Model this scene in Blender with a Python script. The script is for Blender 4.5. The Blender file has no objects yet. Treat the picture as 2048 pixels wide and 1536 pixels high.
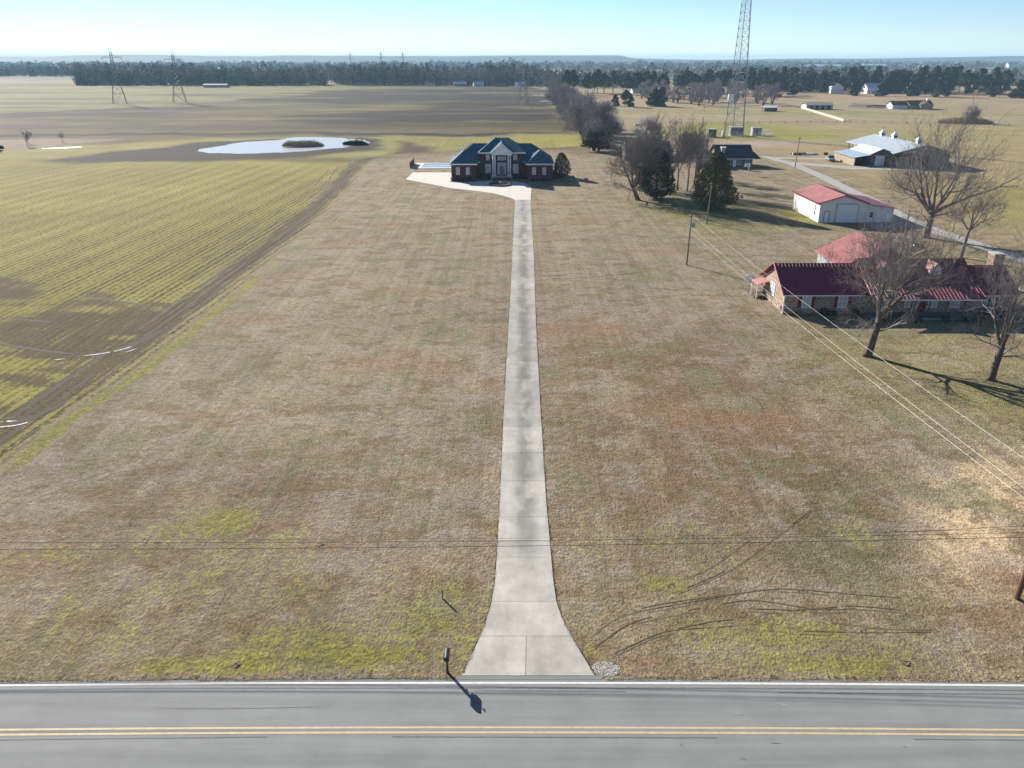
import bpy, math, random
import numpy as np
from mathutils import Vector, Matrix

# ------------------------------------------------------------------ camera, sky, sun, exposure
sc = bpy.context.scene
C = sc.collection
SUN_AZ, SUN_EL = math.radians(37.0), math.radians(23.5)      # sun ahead and to the left
cd = bpy.data.cameras.new('camera'); cam = bpy.data.objects.new('camera', cd); C.objects.link(cam)
cam.location = (0, 0, 30); cam.rotation_euler = (math.radians(90 - 23.1), 0, 0)
cd.sensor_width = 36; cd.lens = 36 * 1525 / 2048; cd.clip_start = 0.5; cd.clip_end = 40000
sc.camera = cam
w = bpy.data.worlds.new('World'); sc.world = w; w.use_nodes = True
wn = w.node_tree
sky = wn.nodes.new('ShaderNodeTexSky'); sky.sky_type = 'NISHITA'; sky.sun_disc = False
sky.sun_elevation = SUN_EL; sky.sun_rotation = -SUN_AZ; sky.altitude = 200
sky.air_density = 0.68; sky.dust_density = 0.0; sky.ozone_density = 3.0
bg = wn.nodes['Background']; bg.inputs[1].default_value = 0.063
wn.links.new(sky.outputs[0], bg.inputs[0])
sl = bpy.data.lights.new('sun', 'SUN'); sun = bpy.data.objects.new('sun', sl); C.objects.link(sun)
sl.energy = 5.0; sl.angle = math.radians(0.5); sl.color = (1.0, 0.945, 0.86)
sun.location = (-60, 80, 60)
ce = math.cos(SUN_EL)
sun.rotation_euler = Vector((math.sin(SUN_AZ) * ce, -math.cos(SUN_AZ) * ce, -math.sin(SUN_EL))).to_track_quat('-Z', 'Y').to_euler()
vs = sc.view_settings
vs.view_transform = 'Standard'; vs.look = 'None'; vs.exposure = 1.1; vs.gamma = 1; vs.use_curve_mapping = False
sc.cycles.max_bounces = 5; sc.cycles.diffuse_bounces = 1; sc.cycles.glossy_bounces = 2
sc.cycles.transparent_max_bounces = 4; sc.cycles.volume_bounces = 1
sc.cycles.use_denoising = True

# ------------------------------------------------------------------ helpers
def S(r, g, b, k=1.3):
    f = lambda c: ((c / 255 + 0.055) / 1.055) ** 2.4 if c > 10 else c / 255 / 12.92
    return (f(r) / k, f(g) / k, f(b) / k)

class G:                                                     # small node-graph helper
    def __init__(s, m): m.use_nodes = True; s.t = m.node_tree; s.n = s.t.nodes; s.l = s.t.links; s.b = s.n['Principled BSDF']
    def put(s, sock, v):
        if isinstance(v, bpy.types.NodeSocket): s.l.new(v, sock)
        elif isinstance(v, (tuple, list)): sock.default_value = tuple(v) + ((1,) if len(v) == 3 and sock.type == 'RGBA' else ())
        else: sock.default_value = v
    def math(s, op, a, b=0.0, c=None, clamp=False):
        n = s.n.new('ShaderNodeMath'); n.operation = op; n.use_clamp = clamp
        s.put(n.inputs[0], a); s.put(n.inputs[1], b)
        if c is not None: s.put(n.inputs[2], c)
        return n.outputs[0]
    def mix(s, f, a, b, mode='MIX'):
        n = s.n.new('ShaderNodeMix'); n.data_type = 'RGBA'; n.blend_type = mode
        s.put(n.inputs[0], f); s.put(n.inputs[6], a); s.put(n.inputs[7], b); return n.outputs[2]
    def rng(s, v, a, b, c=0.0, d=1.0, smooth=True):
        n = s.n.new('ShaderNodeMapRange'); n.interpolation_type = 'SMOOTHSTEP' if smooth else 'LINEAR'
        s.put(n.inputs[0], v); s.put(n.inputs[1], a); s.put(n.inputs[2], b); s.put(n.inputs[3], c); s.put(n.inputs[4], d); return n.outputs[0]
    def scale(s, v, k):
        n = s.n.new('ShaderNodeVectorMath'); n.operation = 'MULTIPLY'; s.put(n.inputs[0], v); n.inputs[1].default_value = k; return n.outputs[0]
    def noise(s, v, sc_, det=3, rough=0.55, dist=0.0):
        n = s.n.new('ShaderNodeTexNoise'); s.l.new(v, n.inputs['Vector']); n.inputs['Scale'].default_value = sc_
        n.inputs['Detail'].default_value = det; n.inputs['Roughness'].default_value = rough; n.inputs['Distortion'].default_value = dist
        return n.outputs[0]
    def attr(s, name, col=False):
        n = s.n.new('ShaderNodeAttribute'); n.attribute_name = name; return n.outputs[0 if col else 2]
    def pos(s): return s.n.new('ShaderNodeNewGeometry').outputs['Position']
    def obj(s): return s.n.new('ShaderNodeTexCoord').outputs['Object']
    def bump(s, h, strength, dist):
        n = s.n.new('ShaderNodeBump'); n.inputs['Strength'].default_value = strength; n.inputs['Distance'].default_value = dist
        s.l.new(h, n.inputs['Height']); s.l.new(n.outputs[0], s.b.inputs['Normal'])
    def out(s, col, rough=0.85, spec=0.3, metal=0.0):
        s.put(s.b.inputs['Base Color'], col); s.put(s.b.inputs['Roughness'], rough)
        s.b.inputs['Specular IOR Level'].default_value = spec; s.b.inputs['Metallic'].default_value = metal

def mat(name, rgb, rough=0.8, var=0.25, scale=1.2, spec=0.3, metal=0.0, island=0.0, bump=0.0, stretch=(1, 1, 1)):
    m = bpy.data.materials.new(name); g = G(m)
    v = g.scale(g.pos(), stretch)
    n = g.noise(v, scale, 5, 0.6)
    f = g.rng(n, 0.3, 0.7, 1 - var, 1 + var, False)
    if island:
        r = g.n.new('ShaderNodeNewGeometry').outputs['Random Per Island']
        f = g.math('MULTIPLY', f, g.rng(r, 0, 1, 1 - island, 1 + island, False))
    n2 = g.n.new('ShaderNodeVectorMath'); n2.operation = 'SCALE'; n2.inputs[0].default_value = rgb; g.l.new(f, n2.inputs['Scale'])
    g.out(n2.outputs[0], rough, spec, metal)
    if bump: g.bump(g.noise(v, scale * 6, 3), 0.6, bump)
    return m

class MB:
    """collects shapes in world metres; build() links them as one mesh object in the parent's frame"""
    def __init__(s, off=(0, 0, 0)): s.v = []; s.f = []; s.off = off
    def add(s, vs, fs):
        k = len(s.v); s.v += [tuple(p) for p in vs]; s.f += [tuple(i + k for i in f) for f in fs]; return s
    def box(s, x0, x1, y0, y1, z0, z1):
        return s.add([(x, y, z) for z in (z0, z1) for y in (y0, y1) for x in (x0, x1)],
                     [(0, 2, 3, 1), (4, 5, 7, 6), (0, 1, 5, 4), (2, 6, 7, 3), (0, 4, 6, 2), (1, 3, 7, 5)])
    def poly(s, pts, z0, z1):
        n = len(pts)
        return s.add([(x, y, z0) for x, y in pts] + [(x, y, z1) for x, y in pts],
                     [tuple(range(n))[::-1], tuple(range(n, 2 * n))] + [(i, (i + 1) % n, n + (i + 1) % n, n + i) for i in range(n)])
    def sheet(s, pts, z): return s.add([(x, y, z) for x, y in pts], [tuple(range(len(pts)))])
    def solid(s, vs, fs): return s.add(vs, fs)
    def hip(s, x0, x1, y0, y1, z0, z1, rx0, rx1, ry0, ry1, t=0.14):
        """hip / gable roof over a rectangle, ridge from (rx0,ry0) to (rx1,ry1), with a thick eave"""
        b = [(x0, y0, z0), (x1, y0, z0), (x1, y1, z0), (x0, y1, z0)]
        e = [(x, y, z + t) for x, y, z in b]
        r = [(rx0, ry0, z1), (rx1, ry1, z1)]
        f = [(3, 2, 1, 0), (0, 1, 5, 4), (1, 2, 6, 5), (2, 3, 7, 6), (3, 0, 4, 7)]
        if abs(rx1 - rx0) >= abs(ry1 - ry0): f += [(4, 5, 9, 8), (6, 7, 8, 9), (7, 4, 8), (5, 6, 9)]
        else: f += [(5, 6, 9, 8), (7, 4, 8, 9), (4, 5, 8), (6, 7, 9)]
        return s.add(b + e + r, f)
    def slab(s, a, b, c, d, t):
        """roof plane through 4 corners, thickness t downwards"""
        q = [a, b, c, d]
        return s.add([(x, y, z - t) for x, y, z in q] + q, [(3, 2, 1, 0), (4, 5, 6, 7)] + [(i, (i + 1) % 4, 4 + (i + 1) % 4, 4 + i) for i in range(4)])
    def tube(s, pts, rad, n=6, cap=True):
        if not isinstance(rad, (list, tuple)): rad = [rad] * len(pts)
        k = len(s.v); m = len(pts)
        px = Vector((1, 0.13, 0.07))
        for i, p in enumerate(pts):
            p = Vector(p); d = Vector(pts[min(i + 1, m - 1)]) - Vector(pts[max(i - 1, 0)])
            if d.length < 1e-9: d = Vector((0, 0, 1))
            d.normalize(); u = px - d * px.dot(d)
            if u.length < 0.1: u = Vector((0.2, 1, 0.3)) - d * Vector((0.2, 1, 0.3)).dot(d)
            u.normalize(); px = u; q = d.cross(u)
            for j in range(n):
                a = 2 * math.pi * j / n; s.v.append(tuple(p + (u * math.cos(a) + q * math.sin(a)) * rad[i]))
        for i in range(m - 1):
            for j in range(n):
                j2 = (j + 1) % n; s.f.append((k + i * n + j, k + i * n + j2, k + (i + 1) * n + j2, k + (i + 1) * n + j))
        if cap and n > 2:
            s.f.append(tuple(k + j for j in range(n))[::-1]); s.f.append(tuple(k + (m - 1) * n + j for j in range(n)))
        return s
    def cyl(s, x, y, z0, z1, r, n=12, r1=None): return s.tube([(x, y, z0), (x, y, z1)], [r, r if r1 is None else r1], n)
    def bar(s, a, b, r, n=4): return s.tube([a, b], r, n)
    def sliver(s, a, b, wd):
        a = Vector(a); b = Vector(b); d = b - a; u = d.cross(Vector((0.31, 0.52, 0.8)))
        if u.length < 1e-6: u = Vector((1, 0, 0))
        u = u.normalized() * wd
        k = len(s.v); s.v += [tuple(a + u), tuple(a - u), tuple(b)]; s.f.append((k, k + 1, k + 2))
    def build(s, name, m, parent=None, smooth=False):
        me = bpy.data.meshes.new(name)
        ox, oy, oz = s.off if parent is None else (parent.get('_ox', s.off[0]), parent.get('_oy', s.off[1]), parent.get('_oz', s.off[2]))
        me.from_pydata([(x - ox, y - oy, z - oz) for x, y, z in s.v], [], s.f)
        if smooth: me.polygons.foreach_set('use_smooth', [True] * len(me.polygons))
        me.materials.append(m)
        o = bpy.data.objects.new(name, me); C.objects.link(o)
        if parent is not None: o.parent = parent
        else: o.location = (ox, oy, oz)
        return o

ORG = {}
def tag(o, label=None, cat=None, group=None, kind=None):
    if label: o['label'] = label
    if cat: o['category'] = cat
    if group: o['group'] = group
    if kind: o['kind'] = kind
    return o
def thing(name, label, cat, loc=(0, 0, 0), rz=0.0, group=None):
    o = bpy.data.objects.new(name, None); C.objects.link(o); o.location = loc; o.rotation_euler = (0, 0, rz)
    o.empty_display_size = 0.5
    return tag(o, label, cat, group)
def P(root, name, m, mb, smooth=False, world=True):
    """part: a mesh under root; shapes authored in world metres when world is set"""
    o = mb
    if world:
        L = root.location
        if root.parent is not None: L = Vector((0, 0, 0)); p = root
        base = Vector(root.location)
        q = root.parent
        while q is not None: base += Vector(q.location); q = q.parent
        mb.v = [(x - base.x, y - base.y, z - base.z) for x, y, z in mb.v]
    mb.off = (0, 0, 0)
    return mb.build(name, m, root, smooth)
def copy_tree(o, parent=None):
    c = o.copy(); C.objects.link(c)
    if parent is not None: c.parent = parent
    for ch in o.children: copy_tree(ch, c)
    return c
def soup(name, T, m, parent=None, col=None, extra=None):
    """triangle soup from an (N,3,3) array, optional per-triangle colour"""
    T = np.asarray(T, dtype=np.float32); n = len(T)
    me = bpy.data.meshes.new(name)
    me.vertices.add(3 * n); me.vertices.foreach_set('co', T.reshape(-1))
    me.loops.add(3 * n); me.loops.foreach_set('vertex_index', np.arange(3 * n, dtype=np.int32))
    me.polygons.add(n); me.polygons.foreach_set('loop_start', np.arange(0, 3 * n, 3, dtype=np.int32))
    me.polygons.foreach_set('loop_total', np.full(n, 3, dtype=np.int32))
    me.update(calc_edges=True)
    if col is not None:
        a = me.attributes.new('tint', 'FLOAT_COLOR', 'POINT')
        a.data.foreach_set('color', np.repeat(np.c_[col, np.ones(n)], 3, axis=0).astype(np.float32).reshape(-1))
    me.materials.append(m)
    o = bpy.data.objects.new(name, me); C.objects.link(o)
    if parent is not None: o.parent = parent
    return o
def leaves(R, cen, size, flat=0.0):
    """one random triangle per centre"""
    n = len(cen)
    d = R.normal(size=(n, 3, 3)); d /= np.linalg.norm(d, axis=2, keepdims=True) + 1e-9
    d[:, :, 2] *= (1 - flat)
    sz = size if np.ndim(size) else np.full(n, size)
    return cen[:, None, :] + d * (sz * R.uniform(0.6, 1.3, n))[:, None, None]

# numpy value noise
def vnoise(x, y, s, seed):
    x = x / s + seed * 17.13; y = y / s - seed * 9.71
    xi = np.floor(x).astype(np.int64); yi = np.floor(y).astype(np.int64); fx = x - xi; fy = y - yi
    fx = fx * fx * (3 - 2 * fx); fy = fy * fy * (3 - 2 * fy)
    def h(a, b):
        k = (a * 374761393 + b * 668265263 + seed * 1274126177) & 0x7fffffff
        k = ((k ^ (k >> 13)) * 1103515245) & 0x7fffffff
        return ((k ^ (k >> 16)) & 0xffff) / 65535.0
    return (h(xi, yi) * (1 - fx) + h(xi + 1, yi) * fx) * (1 - fy) + (h(xi, yi + 1) * (1 - fx) + h(xi + 1, yi + 1) * fx) * fy
def fbm(x, y, s, o, seed):
    t = 0.0; a = 0.5; z = 0.0
    for i in range(o):
        c, q = math.cos(.6 + i * 1.1 + seed), math.sin(.6 + i * 1.1 + seed)
        t = t + a * vnoise(x * c - y * q, x * q + y * c, s / 2 ** i, seed + i); z += a; a *= 0.55
    return t / z
def sdf(x, y, poly):
    """signed distance to a polygon, positive inside"""
    p = np.array(poly, float); d = np.full(x.shape, 1e18); ins = np.zeros(x.shape, bool)
    for i in range(len(p)):
        a = p[i - 1]; b = p[i]; e = b - a; L = e @ e + 1e-9
        t = np.clip(((x - a[0]) * e[0] + (y - a[1]) * e[1]) / L, 0, 1)
        d = np.minimum(d, (x - a[0] - t * e[0]) ** 2 + (y - a[1] - t * e[1]) ** 2)
        c = (a[1] > y) != (b[1] > y)
        with np.errstate(divide='ignore', invalid='ignore'):
            ins ^= c & (x < (b[0] - a[0]) * (y - a[1]) / (b[1] - a[1] + 1e-12) + a[0])
    return np.where(ins, 1, -1) * np.sqrt(d)
def ss(v, a, b):
    t = np.clip((v - a) / (b - a), 0, 1); return t * t * (3 - 2 * t)

# ------------------------------------------------------------------ the ground: what grows where
FIELD = [(-40.4, 20), (-40.4, 52.6), (-41.1, 61), (-40.3, 68.8), (-39.4, 77), (-39.1, 88), (-39, 102), (-39.2, 122), (-39.3, 141), (-39.7, 163), (-40.2, 186),
         (-42, 210), (-44.6, 241), (-44, 256), (-39, 264), (-21.6, 275), (22, 280), (30, 300), (33, 600), (34, 1040), (-230, 1000), (-520, 985), (-1500, 1500), (-1500, 20)]
ZONES = [  # polygon, colour, softness
    ([(-40, 250), (30, 262), (34, 620), (34, 1060), (-900, 1060), (-700, 400), (-300, 262)], S(104, 92, 56), 8),
    ([(-900, 1150), (-201, 1030), (-146, 733), (-233, 605), (-300, 440), (-500, 430), (-900, 700)], S(132, 125, 76), 14),
    ([(-239, 640), (-173, 733), (-200, 830), (40, 935), (30, 545), (-57, 560), (-143, 600)], S(48, 37, 32), 6),
    ([(-129, 447), (-43, 560), (30, 515), (20, 430), (-104, 395)], S(50, 39, 33), 6),
    ([(-330, 455), (-250, 545), (-120, 590), (-90, 560), (-230, 470), (-320, 420)], S(60, 49, 38), 6),
    ([(-300, 340), (-150, 360), (20, 352), (20, 343), (-150, 343), (-300, 318)], S(46, 38, 30), 3),  # dark band paints the shade in a ditch
    ([(-300, 400), (-180, 405), (-60, 385), (-60, 372), (-200, 372), (-300, 372)], S(84, 70, 54), 7),
    ([(-230, 250), (-160, 300), (-121, 330), (-50, 342), (30, 340), (33, 300), (-20, 283), (-52, 262), (-90, 262)], S(150, 142, 78), 6),
    ([(-135, 244), (-150, 250), (-136, 287), (-121, 310), (-95, 324), (-68, 337), (-55, 322), (-52, 292), (-68, 262), (-104, 246)], S(64, 53, 46), 4),
    ([(-240, 278), (-175, 282), (-160, 318), (-240, 322)], S(158, 138, 116), 6),
    ([(5, 345), (30, 345), (22, 281), (8, 284)], S(160, 152, 76), 4),
    ([(8, 280), (24, 281), (27, 298), (10, 292)], S(122, 86, 66), 3),
    ([(-46, 274), (-45, 320), (-32, 294), (-28, 277)], S(96, 72, 58), 4),
    ([(-44, 256), (-39, 264), (-21, 275), (22, 280), (30, 255), (25, 175), (3, 150), (-20, 150), (-38, 175)], S(166, 149, 120), 14),
    ([(34, 300), (32, 1000), (900, 1000), (900, 300), (300, 270), (120, 290), (60, 330)], S(168, 153, 120), 6),
    ([(36, 640), (36, 800), (240, 800), (500, 780), (500, 650)], S(176, 149, 118), 10),
    ([(60, 515), (140, 520), (240, 500), (320, 470), (320, 455), (200, 470), (60, 480)], S(158, 150, 98), 9),
    ([(70, 330), (84, 404), (150, 402), (156, 385), (130, 330), (100, 318)], S(154, 150, 80), 5),
    ([(130, 300), (140, 398), (420, 392), (420, 280), (230, 270), (150, 285)], S(168, 156, 108), 8),
    ([(86, 120), (86, 300), (130, 310), (400, 300), (400, 100)], S(172, 153, 112), 10),
    ([(95, 150), (100, 200), (190, 215), (200, 160)], S(160, 148, 96), 10),
    ([(74, 300), (80, 318), (108, 320), (118, 305), (100, 298)], S(178, 158, 140), 5),
    ([(26, 176), (29, 168), (36, 138), (62, 150), (60, 168), (48, 188)], S(140, 136, 88), 7),
    ([(28, 66), (33, 92), (36, 112), (66, 116), (74, 140), (90, 130), (90, 48), (45, 52)], S(154, 143, 102), 8),
    ([(25.5, 40), (27.5, 45), (35, 54), (44, 58), (60, 40), (40, 29), (26, 30)], S(216, 190, 150), 3.0),
    ([(14, 74), (16, 52), (25, 50), (27, 62)], S(140, 112, 88), 7),
    ([(19, 40), (23.5, 38), (26, 44), (26, 52), (20, 62), (17, 56)], S(104, 102, 70), 3),
    ([(-38, 60), (-38, 145), (-5, 150), (-4, 64), (-20, 54)], S(160, 144, 118), 12),
    ([(4, 44), (5, 84), (24, 86), (27, 58), (16, 42)], S(138, 116, 90), 9),
    ([(-40, 28), (-40, 40), (40, 38), (40, 28)], S(150, 134, 104), 6),
    ([(-30, 41), (-10, 47), (-12, 56), (-34, 54)], S(140, 122, 98), 5),
]
GREEN = [(-20.6, 45.8, 4, 3, .5), (-22, 44.5, 6, 2, .35), (-11.8, 33.3, 6, 2.4, .5), (-8, 32.6, 5, 1.2, .6), (-14.6, 31.8, 4, .8, .7), (-18.5, 31.7, 2, .6, .8), (-29.7, 41.7, 5, 2.4, .35),
         (-24, 34, 9, 3, .3), (-22, 38, 10, 4, .22), (-6, 38, 4, 5, .25), (-14, 38, 6, 3, .3), (9.5, 38.6, 2, 1.5, .55), (11.6, 34.5, 4, 2.2, .4), (16.8, 31.8, 8, .9, .55), (15.5, 34.1, 6, 2.2, .45), (20, 33, 5, 1.5, .3),
         (24, 42.8, 2, 4, .3), (6, 60, 3, 6, .28), (10, 66, 4, 8, .2), (13, 82, 8, 12, .18), (-26, 120, 12, 20, .08), (-14, 150, 10, 18, .12), (40, 148, 9, 12, .3), (34, 160, 6, 8, .35), (60, 160, 4, 10, .6),
         (40, 78, 6, 9, .25), (47, 66, 8, 8, .35), (70, 130, 8, 8, .2), (36, 92, 3, 2, .3), (12, 41, 3, 2, .25), (30, 60, 6, 6, .15), (-10, 75, 5, 9, .12), (5, 46, 1.5, 6, .3)]
def ground_attrs(x, y):
    n = len(x)
    wx = x + (fbm(x, y, 30, 4, 3) - .5) * np.clip(y * .07, 3, 60); wy = y + (fbm(x, y, 30, 4, 7) - .5) * np.clip(y * .09, 3, 70)
    col = np.tile(np.array(S(155, 139, 119)), (n, 1))
    k = np.clip((y - 90) / 90, 0, 1)[:, None]; col = col * (1 - k) + np.array(S(160, 145, 116)) * k
    d = sdf(x + (fbm(x, y, 6, 3, 5) - .5) * 1.5, y, FIELD)
    fw = ss(d, -.4, .8)
    fcol = np.array(S(174, 162, 78)) * (1.12 - .6 * fbm(x, y, 40, 3, 21))[:, None]
    near = (y < 262) & (x < -30)
    col = np.where(near[:, None], col * (1 - fw[:, None]) + fcol * fw[:, None], col)
    for poly, c, soft in ZONES:
        p = np.array(poly); m = (x > p[:, 0].min() - 60) & (x < p[:, 0].max() + 60) & (y > p[:, 1].min() - 60) & (y < p[:, 1].max() + 60)
        if not m.any(): continue
        a = ss(sdf(wx[m], wy[m], poly), -soft, soft)[:, None]
        col[m] = col[m] * (1 - a) + np.array(c) * a
    # streaks across the far ploughland, run with the contour
    far = ss(y, 330, 420) * (x < 34)
    st = .6 * vnoise(x * .2 + y * .05, y, 20, 31) + .3 * vnoise(x * .3 - y * .04, y, 9, 32) + .15 * vnoise(x * .4, y, 4, 33) - .525; st2 = .6 * vnoise(x * .3, y * 1.2, 9, 37) + .4 * vnoise(x * .4 + y * .1, y, 5, 38) - .5
    m1 = np.clip(st * 3.4, -1, 1) * far; m1 = np.where(m1 > 0, m1 * .45, m1 * .8)[:, None]
    col = np.where(m1 > 0, col * (1 - m1) + np.array(S(144, 136, 76)) * m1, col * (1 + m1) - np.array(S(56, 44, 36)) * m1)
    farr = ss(y, 300, 380) * (x > 34)
    col *= (1 + (st2 * .3 * np.maximum(far, farr * .6)))[:, None]
    col *= (1 + .22 * (fbm(x, y, 14, 4, 11) - .5) + .18 * (fbm(x, y, 4.5, 3, 13) - .5))[:, None]
    far2 = ss(y, 1150, 1500)[:, None]
    wood = (np.array(S(92, 92, 84)) * (.8 + .5 * fbm(x, y, 260, 3, 41))[:, None])
    pat = ss(fbm(x * .5, y, 420, 3, 43), .6, .68)[:, None]
    col = col * (1 - far2) + (wood * (1 - pat) + np.array(S(176, 156, 124)) * pat) * far2
    gr = np.zeros(n)
    for gx, gy, rx, ry, a in GREEN: gr = np.maximum(gr, a * np.exp(-((x - gx) / rx) ** 2 - ((y - gy) / ry) ** 2) * 1.15)
    gr = np.maximum(gr, .34 * ss(fbm(x, y, 7, 3, 57), .42, .60) * ss(52 - y, 0, 10) * (x < 25))
    gr = np.maximum(gr, .16 * ss(fbm(x, y, 22, 3, 51), .5, .7) * (y < 150))
    edge = np.exp(-((d + 1.0) / 0.9) ** 2) * (y < 200) * ss(y, 50, 56) * (1.1 - .7 * ss(y, 90, 150))
    gr = np.maximum(gr, edge * .72 * ss(fbm(x, y, 9, 2, 53), .3, .5))
    mud = np.exp(-((d - 3.4) / (2.2 + .004 * y)) ** 2) * (y < 262) * near * (.55 + .2 * fbm(x, y, 7, 2, 59))
    seam = ss(94.8 - .457 * (x + 45.7) - y + (fbm(x, y, 6, 2, 69) - .5) * 5, -2.5, 2.5) * ss(d, 1, 3)           # churned headland
    mud = np.maximum(mud, seam * (.20 + .42 * ss(fbm(x * .55 + y * .2, y * 2.0, 6, 3, 61), .36, .6)))
    mud = np.maximum(mud, .62 * np.exp(-(((y - 97.5) + (x + 47) * .42) / 2.2) ** 2) * (d > 1) * ss(fbm(x, y, 8, 2, 67), .35, .6))
    sh = np.exp(-((y - 30.75) / .5) ** 2) * .5
    mud = np.maximum(mud, sh * .8)
    rows = fw * near * (1 - .35 * seam) * ss(258 - y, 0, 30)
    rust = .5 * np.exp(-((x - 20) / 6) ** 2 - ((y - 60) / 9) ** 2) + .3 * np.exp(-((x + 20) / 9) ** 2 - ((y - 50) / 5) ** 2) + .25 * np.exp(-((x - 12) / 5) ** 2 - ((y - 100) / 8) ** 2)
    lawn = (1 - fw) * ss(290 - y, 0, 40) * ss(104 - x, 0, 18)
    return col, gr, mud, rows, rust, lawn
def set_attrs(me, x, y):
    col, gr, mud, rows, rust, lawn = ground_attrs(x, y)
    a = me.attributes.new('zone', 'FLOAT_COLOR', 'POINT'); a.data.foreach_set('color', np.c_[col, np.ones(len(x))].astype(np.float32).reshape(-1))
    for nm, v in (('green', gr), ('mud', mud), ('rows', rows), ('rust', rust), ('lawn', lawn)):
        a = me.attributes.new(nm, 'FLOAT', 'POINT'); a.data.foreach_set('value', v.astype(np.float32))

def ground_mat(name, bump):
    m = bpy.data.materials.new(name); g = G(m)
    p = g.scale(g.pos(), (1, 1, 0))
    nA = g.noise(p, 0.28, 6, .62); nB = g.noise(p, 1.7, 5, .62); nC = g.noise(g.scale(p, (1, .7, 1)), 6.0, 4, .7); nL = g.noise(g.scale(p, (1.1, .012, 1)), 1.0, 3, .6); nD = g.noise(g.scale(p, (1, .7, 1)), 15.0, 3, .7)
    nW = g.noise(g.scale(p, (.6, 1.2, 1)), .075, 5, .6)
    col = g.attr('zone', True)
    # blade and clump contrast
    f = g.math('MULTIPLY', g.rng(nB, .3, .7, .72, 1.28, False), g.rng(nC, .3, .7, .60, 1.44, False))
    f = g.math('MULTIPLY', f, g.rng(nD, .3, .7, .78, 1.22, False))
    f = g.math('MULTIPLY', f, g.math('MULTIPLY', g.rng(nL, .3, .7, .86, 1.13, False), g.rng(nW, .3, .7, .86, 1.12, False)))
    rust = g.math('MULTIPLY', g.attr('rust'), g.rng(nA, .4, .6), clamp=True)
    col = g.mix(rust, col, S(146, 116, 94))
    lawn = g.attr('lawn')
    nH = g.noise(g.scale(p, (.8, 1, 1)), .35, 5, .65); nJ = g.noise(g.scale(p, (1, .7, 1)), .16, 5, .65, .6)
    col = g.mix(g.math('MULTIPLY', g.rng(nA, .48, .58, 0, .5), lawn), col, S(168, 154, 140))
    col = g.mix(g.math('MULTIPLY', g.rng(nH, .50, .60, 0, .7), lawn), col, S(134, 114, 84))
    col = g.mix(g.math('MULTIPLY', g.rng(nJ, .52, .62, 0, .6), lawn), col, S(134, 132, 98))
    col = g.mix(g.math('MULTIPLY', g.rng(nJ, .46, .34, 0, .45), lawn), col, S(180, 164, 138))
    col = g.mix(g.math('MULTIPLY', g.rng(nW, .54, .62, 0, .5), lawn), col, S(144, 116, 90))
    gm = g.rng(g.math('ADD', g.attr('green'), g.math('MULTIPLY', g.math('SUBTRACT', g.math('ADD', g.math('MULTIPLY', nA, .45), g.math('ADD', g.math('MULTIPLY', nB, .4), g.math('MULTIPLY', nC, .15))), .5), 2.2)), .22, .62)
    col = g.mix(g.math('MULTIPLY', gm, .7), col, g.mix(nB, S(120, 118, 52), S(166, 164, 62)))
    # drilled rows
    sx = g.n.new('ShaderNodeSeparateXYZ'); g.l.new(p, sx.inputs[0])
    u = g.math('SUBTRACT', sx.outputs[0], g.math('MULTIPLY', sx.outputs[1], .06))
    u = g.math('ADD', u, g.math('MULTIPLY', nA, .9))
    wv = g.math('SINE', g.math('MULTIPLY', u, 2 * math.pi / 1.12)); wv2 = g.math('SINE', g.math('MULTIPLY', u, 2 * math.pi / 5.3)); wv3 = g.math('SINE', g.math('MULTIPLY', u, 2 * math.pi / .48))
    rw = g.math('ADD', g.math('ADD', g.math('MULTIPLY', wv, .36), g.math('MULTIPLY', wv2, .12)), g.math('ADD', g.math('MULTIPLY', wv3, .12), g.math('MULTIPLY', g.math('SUBTRACT', nB, .5), 1.7)))
    rm = g.math('MULTIPLY', g.rng(rw, -.46, .02, 1, 0), g.math('MULTIPLY', g.attr('rows'), .95))
    col = g.mix(rm, col, S(74, 64, 46))
    nS = g.noise(g.scale(p, (2.2, .10, 1)), 1.0, 4, .65); mm = g.rng(g.math('ADD', g.attr('mud'), g.math('MULTIPLY', g.math('SUBTRACT', g.math('ADD', g.math('MULTIPLY', nB, .4), g.math('ADD', g.math('MULTIPLY', nS, .45), g.math('MULTIPLY', nA, .15))), .5), 2.6)), .36, .54)
    col = g.mix(g.math('MULTIPLY', mm, .82), col, g.mix(nC, S(50, 41, 34), S(108, 92, 72)))
    n2 = g.n.new('ShaderNodeVectorMath'); n2.operation = 'SCALE'; g.l.new(col, n2.inputs[0]); g.l.new(f, n2.inputs['Scale'])
    g.out(n2.outputs[0], 0.95, 0.1)
    if bump: g.bump(g.math('ADD', nC, g.math('MULTIPLY', nB, .8)), .9, bump)
    return m
M_ground = ground_mat('dormant_grass_ground', .16)

def axis(segs):
    out = [segs[0][0]]
    for a, b, st in segs: out += list(np.linspace(a, b, max(1, int(round((b - a) / st))) + 1)[1:])
    return np.array(out)
gx = axis([(-14000, -3000, 1000), (-3000, -900, 110), (-900, -320, 20), (-320, -130, 5), (-130, -50, 1.6), (-50, 50, .7), (50, 130, 1.6), (130, 340, 6), (340, 900, 20), (900, 3000, 110), (3000, 14000, 1000)])
gy = axis([(-300, 10, 40), (10, 28, 3), (28, 100, .7), (100, 200, 1.2), (200, 360, 2), (360, 620, 4), (620, 1200, 14), (1200, 3000, 60), (3000, 16000, 800)])
X, Y = np.meshgrid(gx, gy); nx, ny = len(gx), len(gy); X = X.ravel(); Y = Y.ravel()
me = bpy.data.meshes.new('ground'); me.vertices.add(nx * ny)
me.vertices.foreach_set('co', np.c_[X, Y, np.zeros(nx * ny)].astype(np.float32).reshape(-1))
ii = (np.arange(ny - 1)[:, None] * nx + np.arange(nx - 1)[None, :]).ravel()
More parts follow.
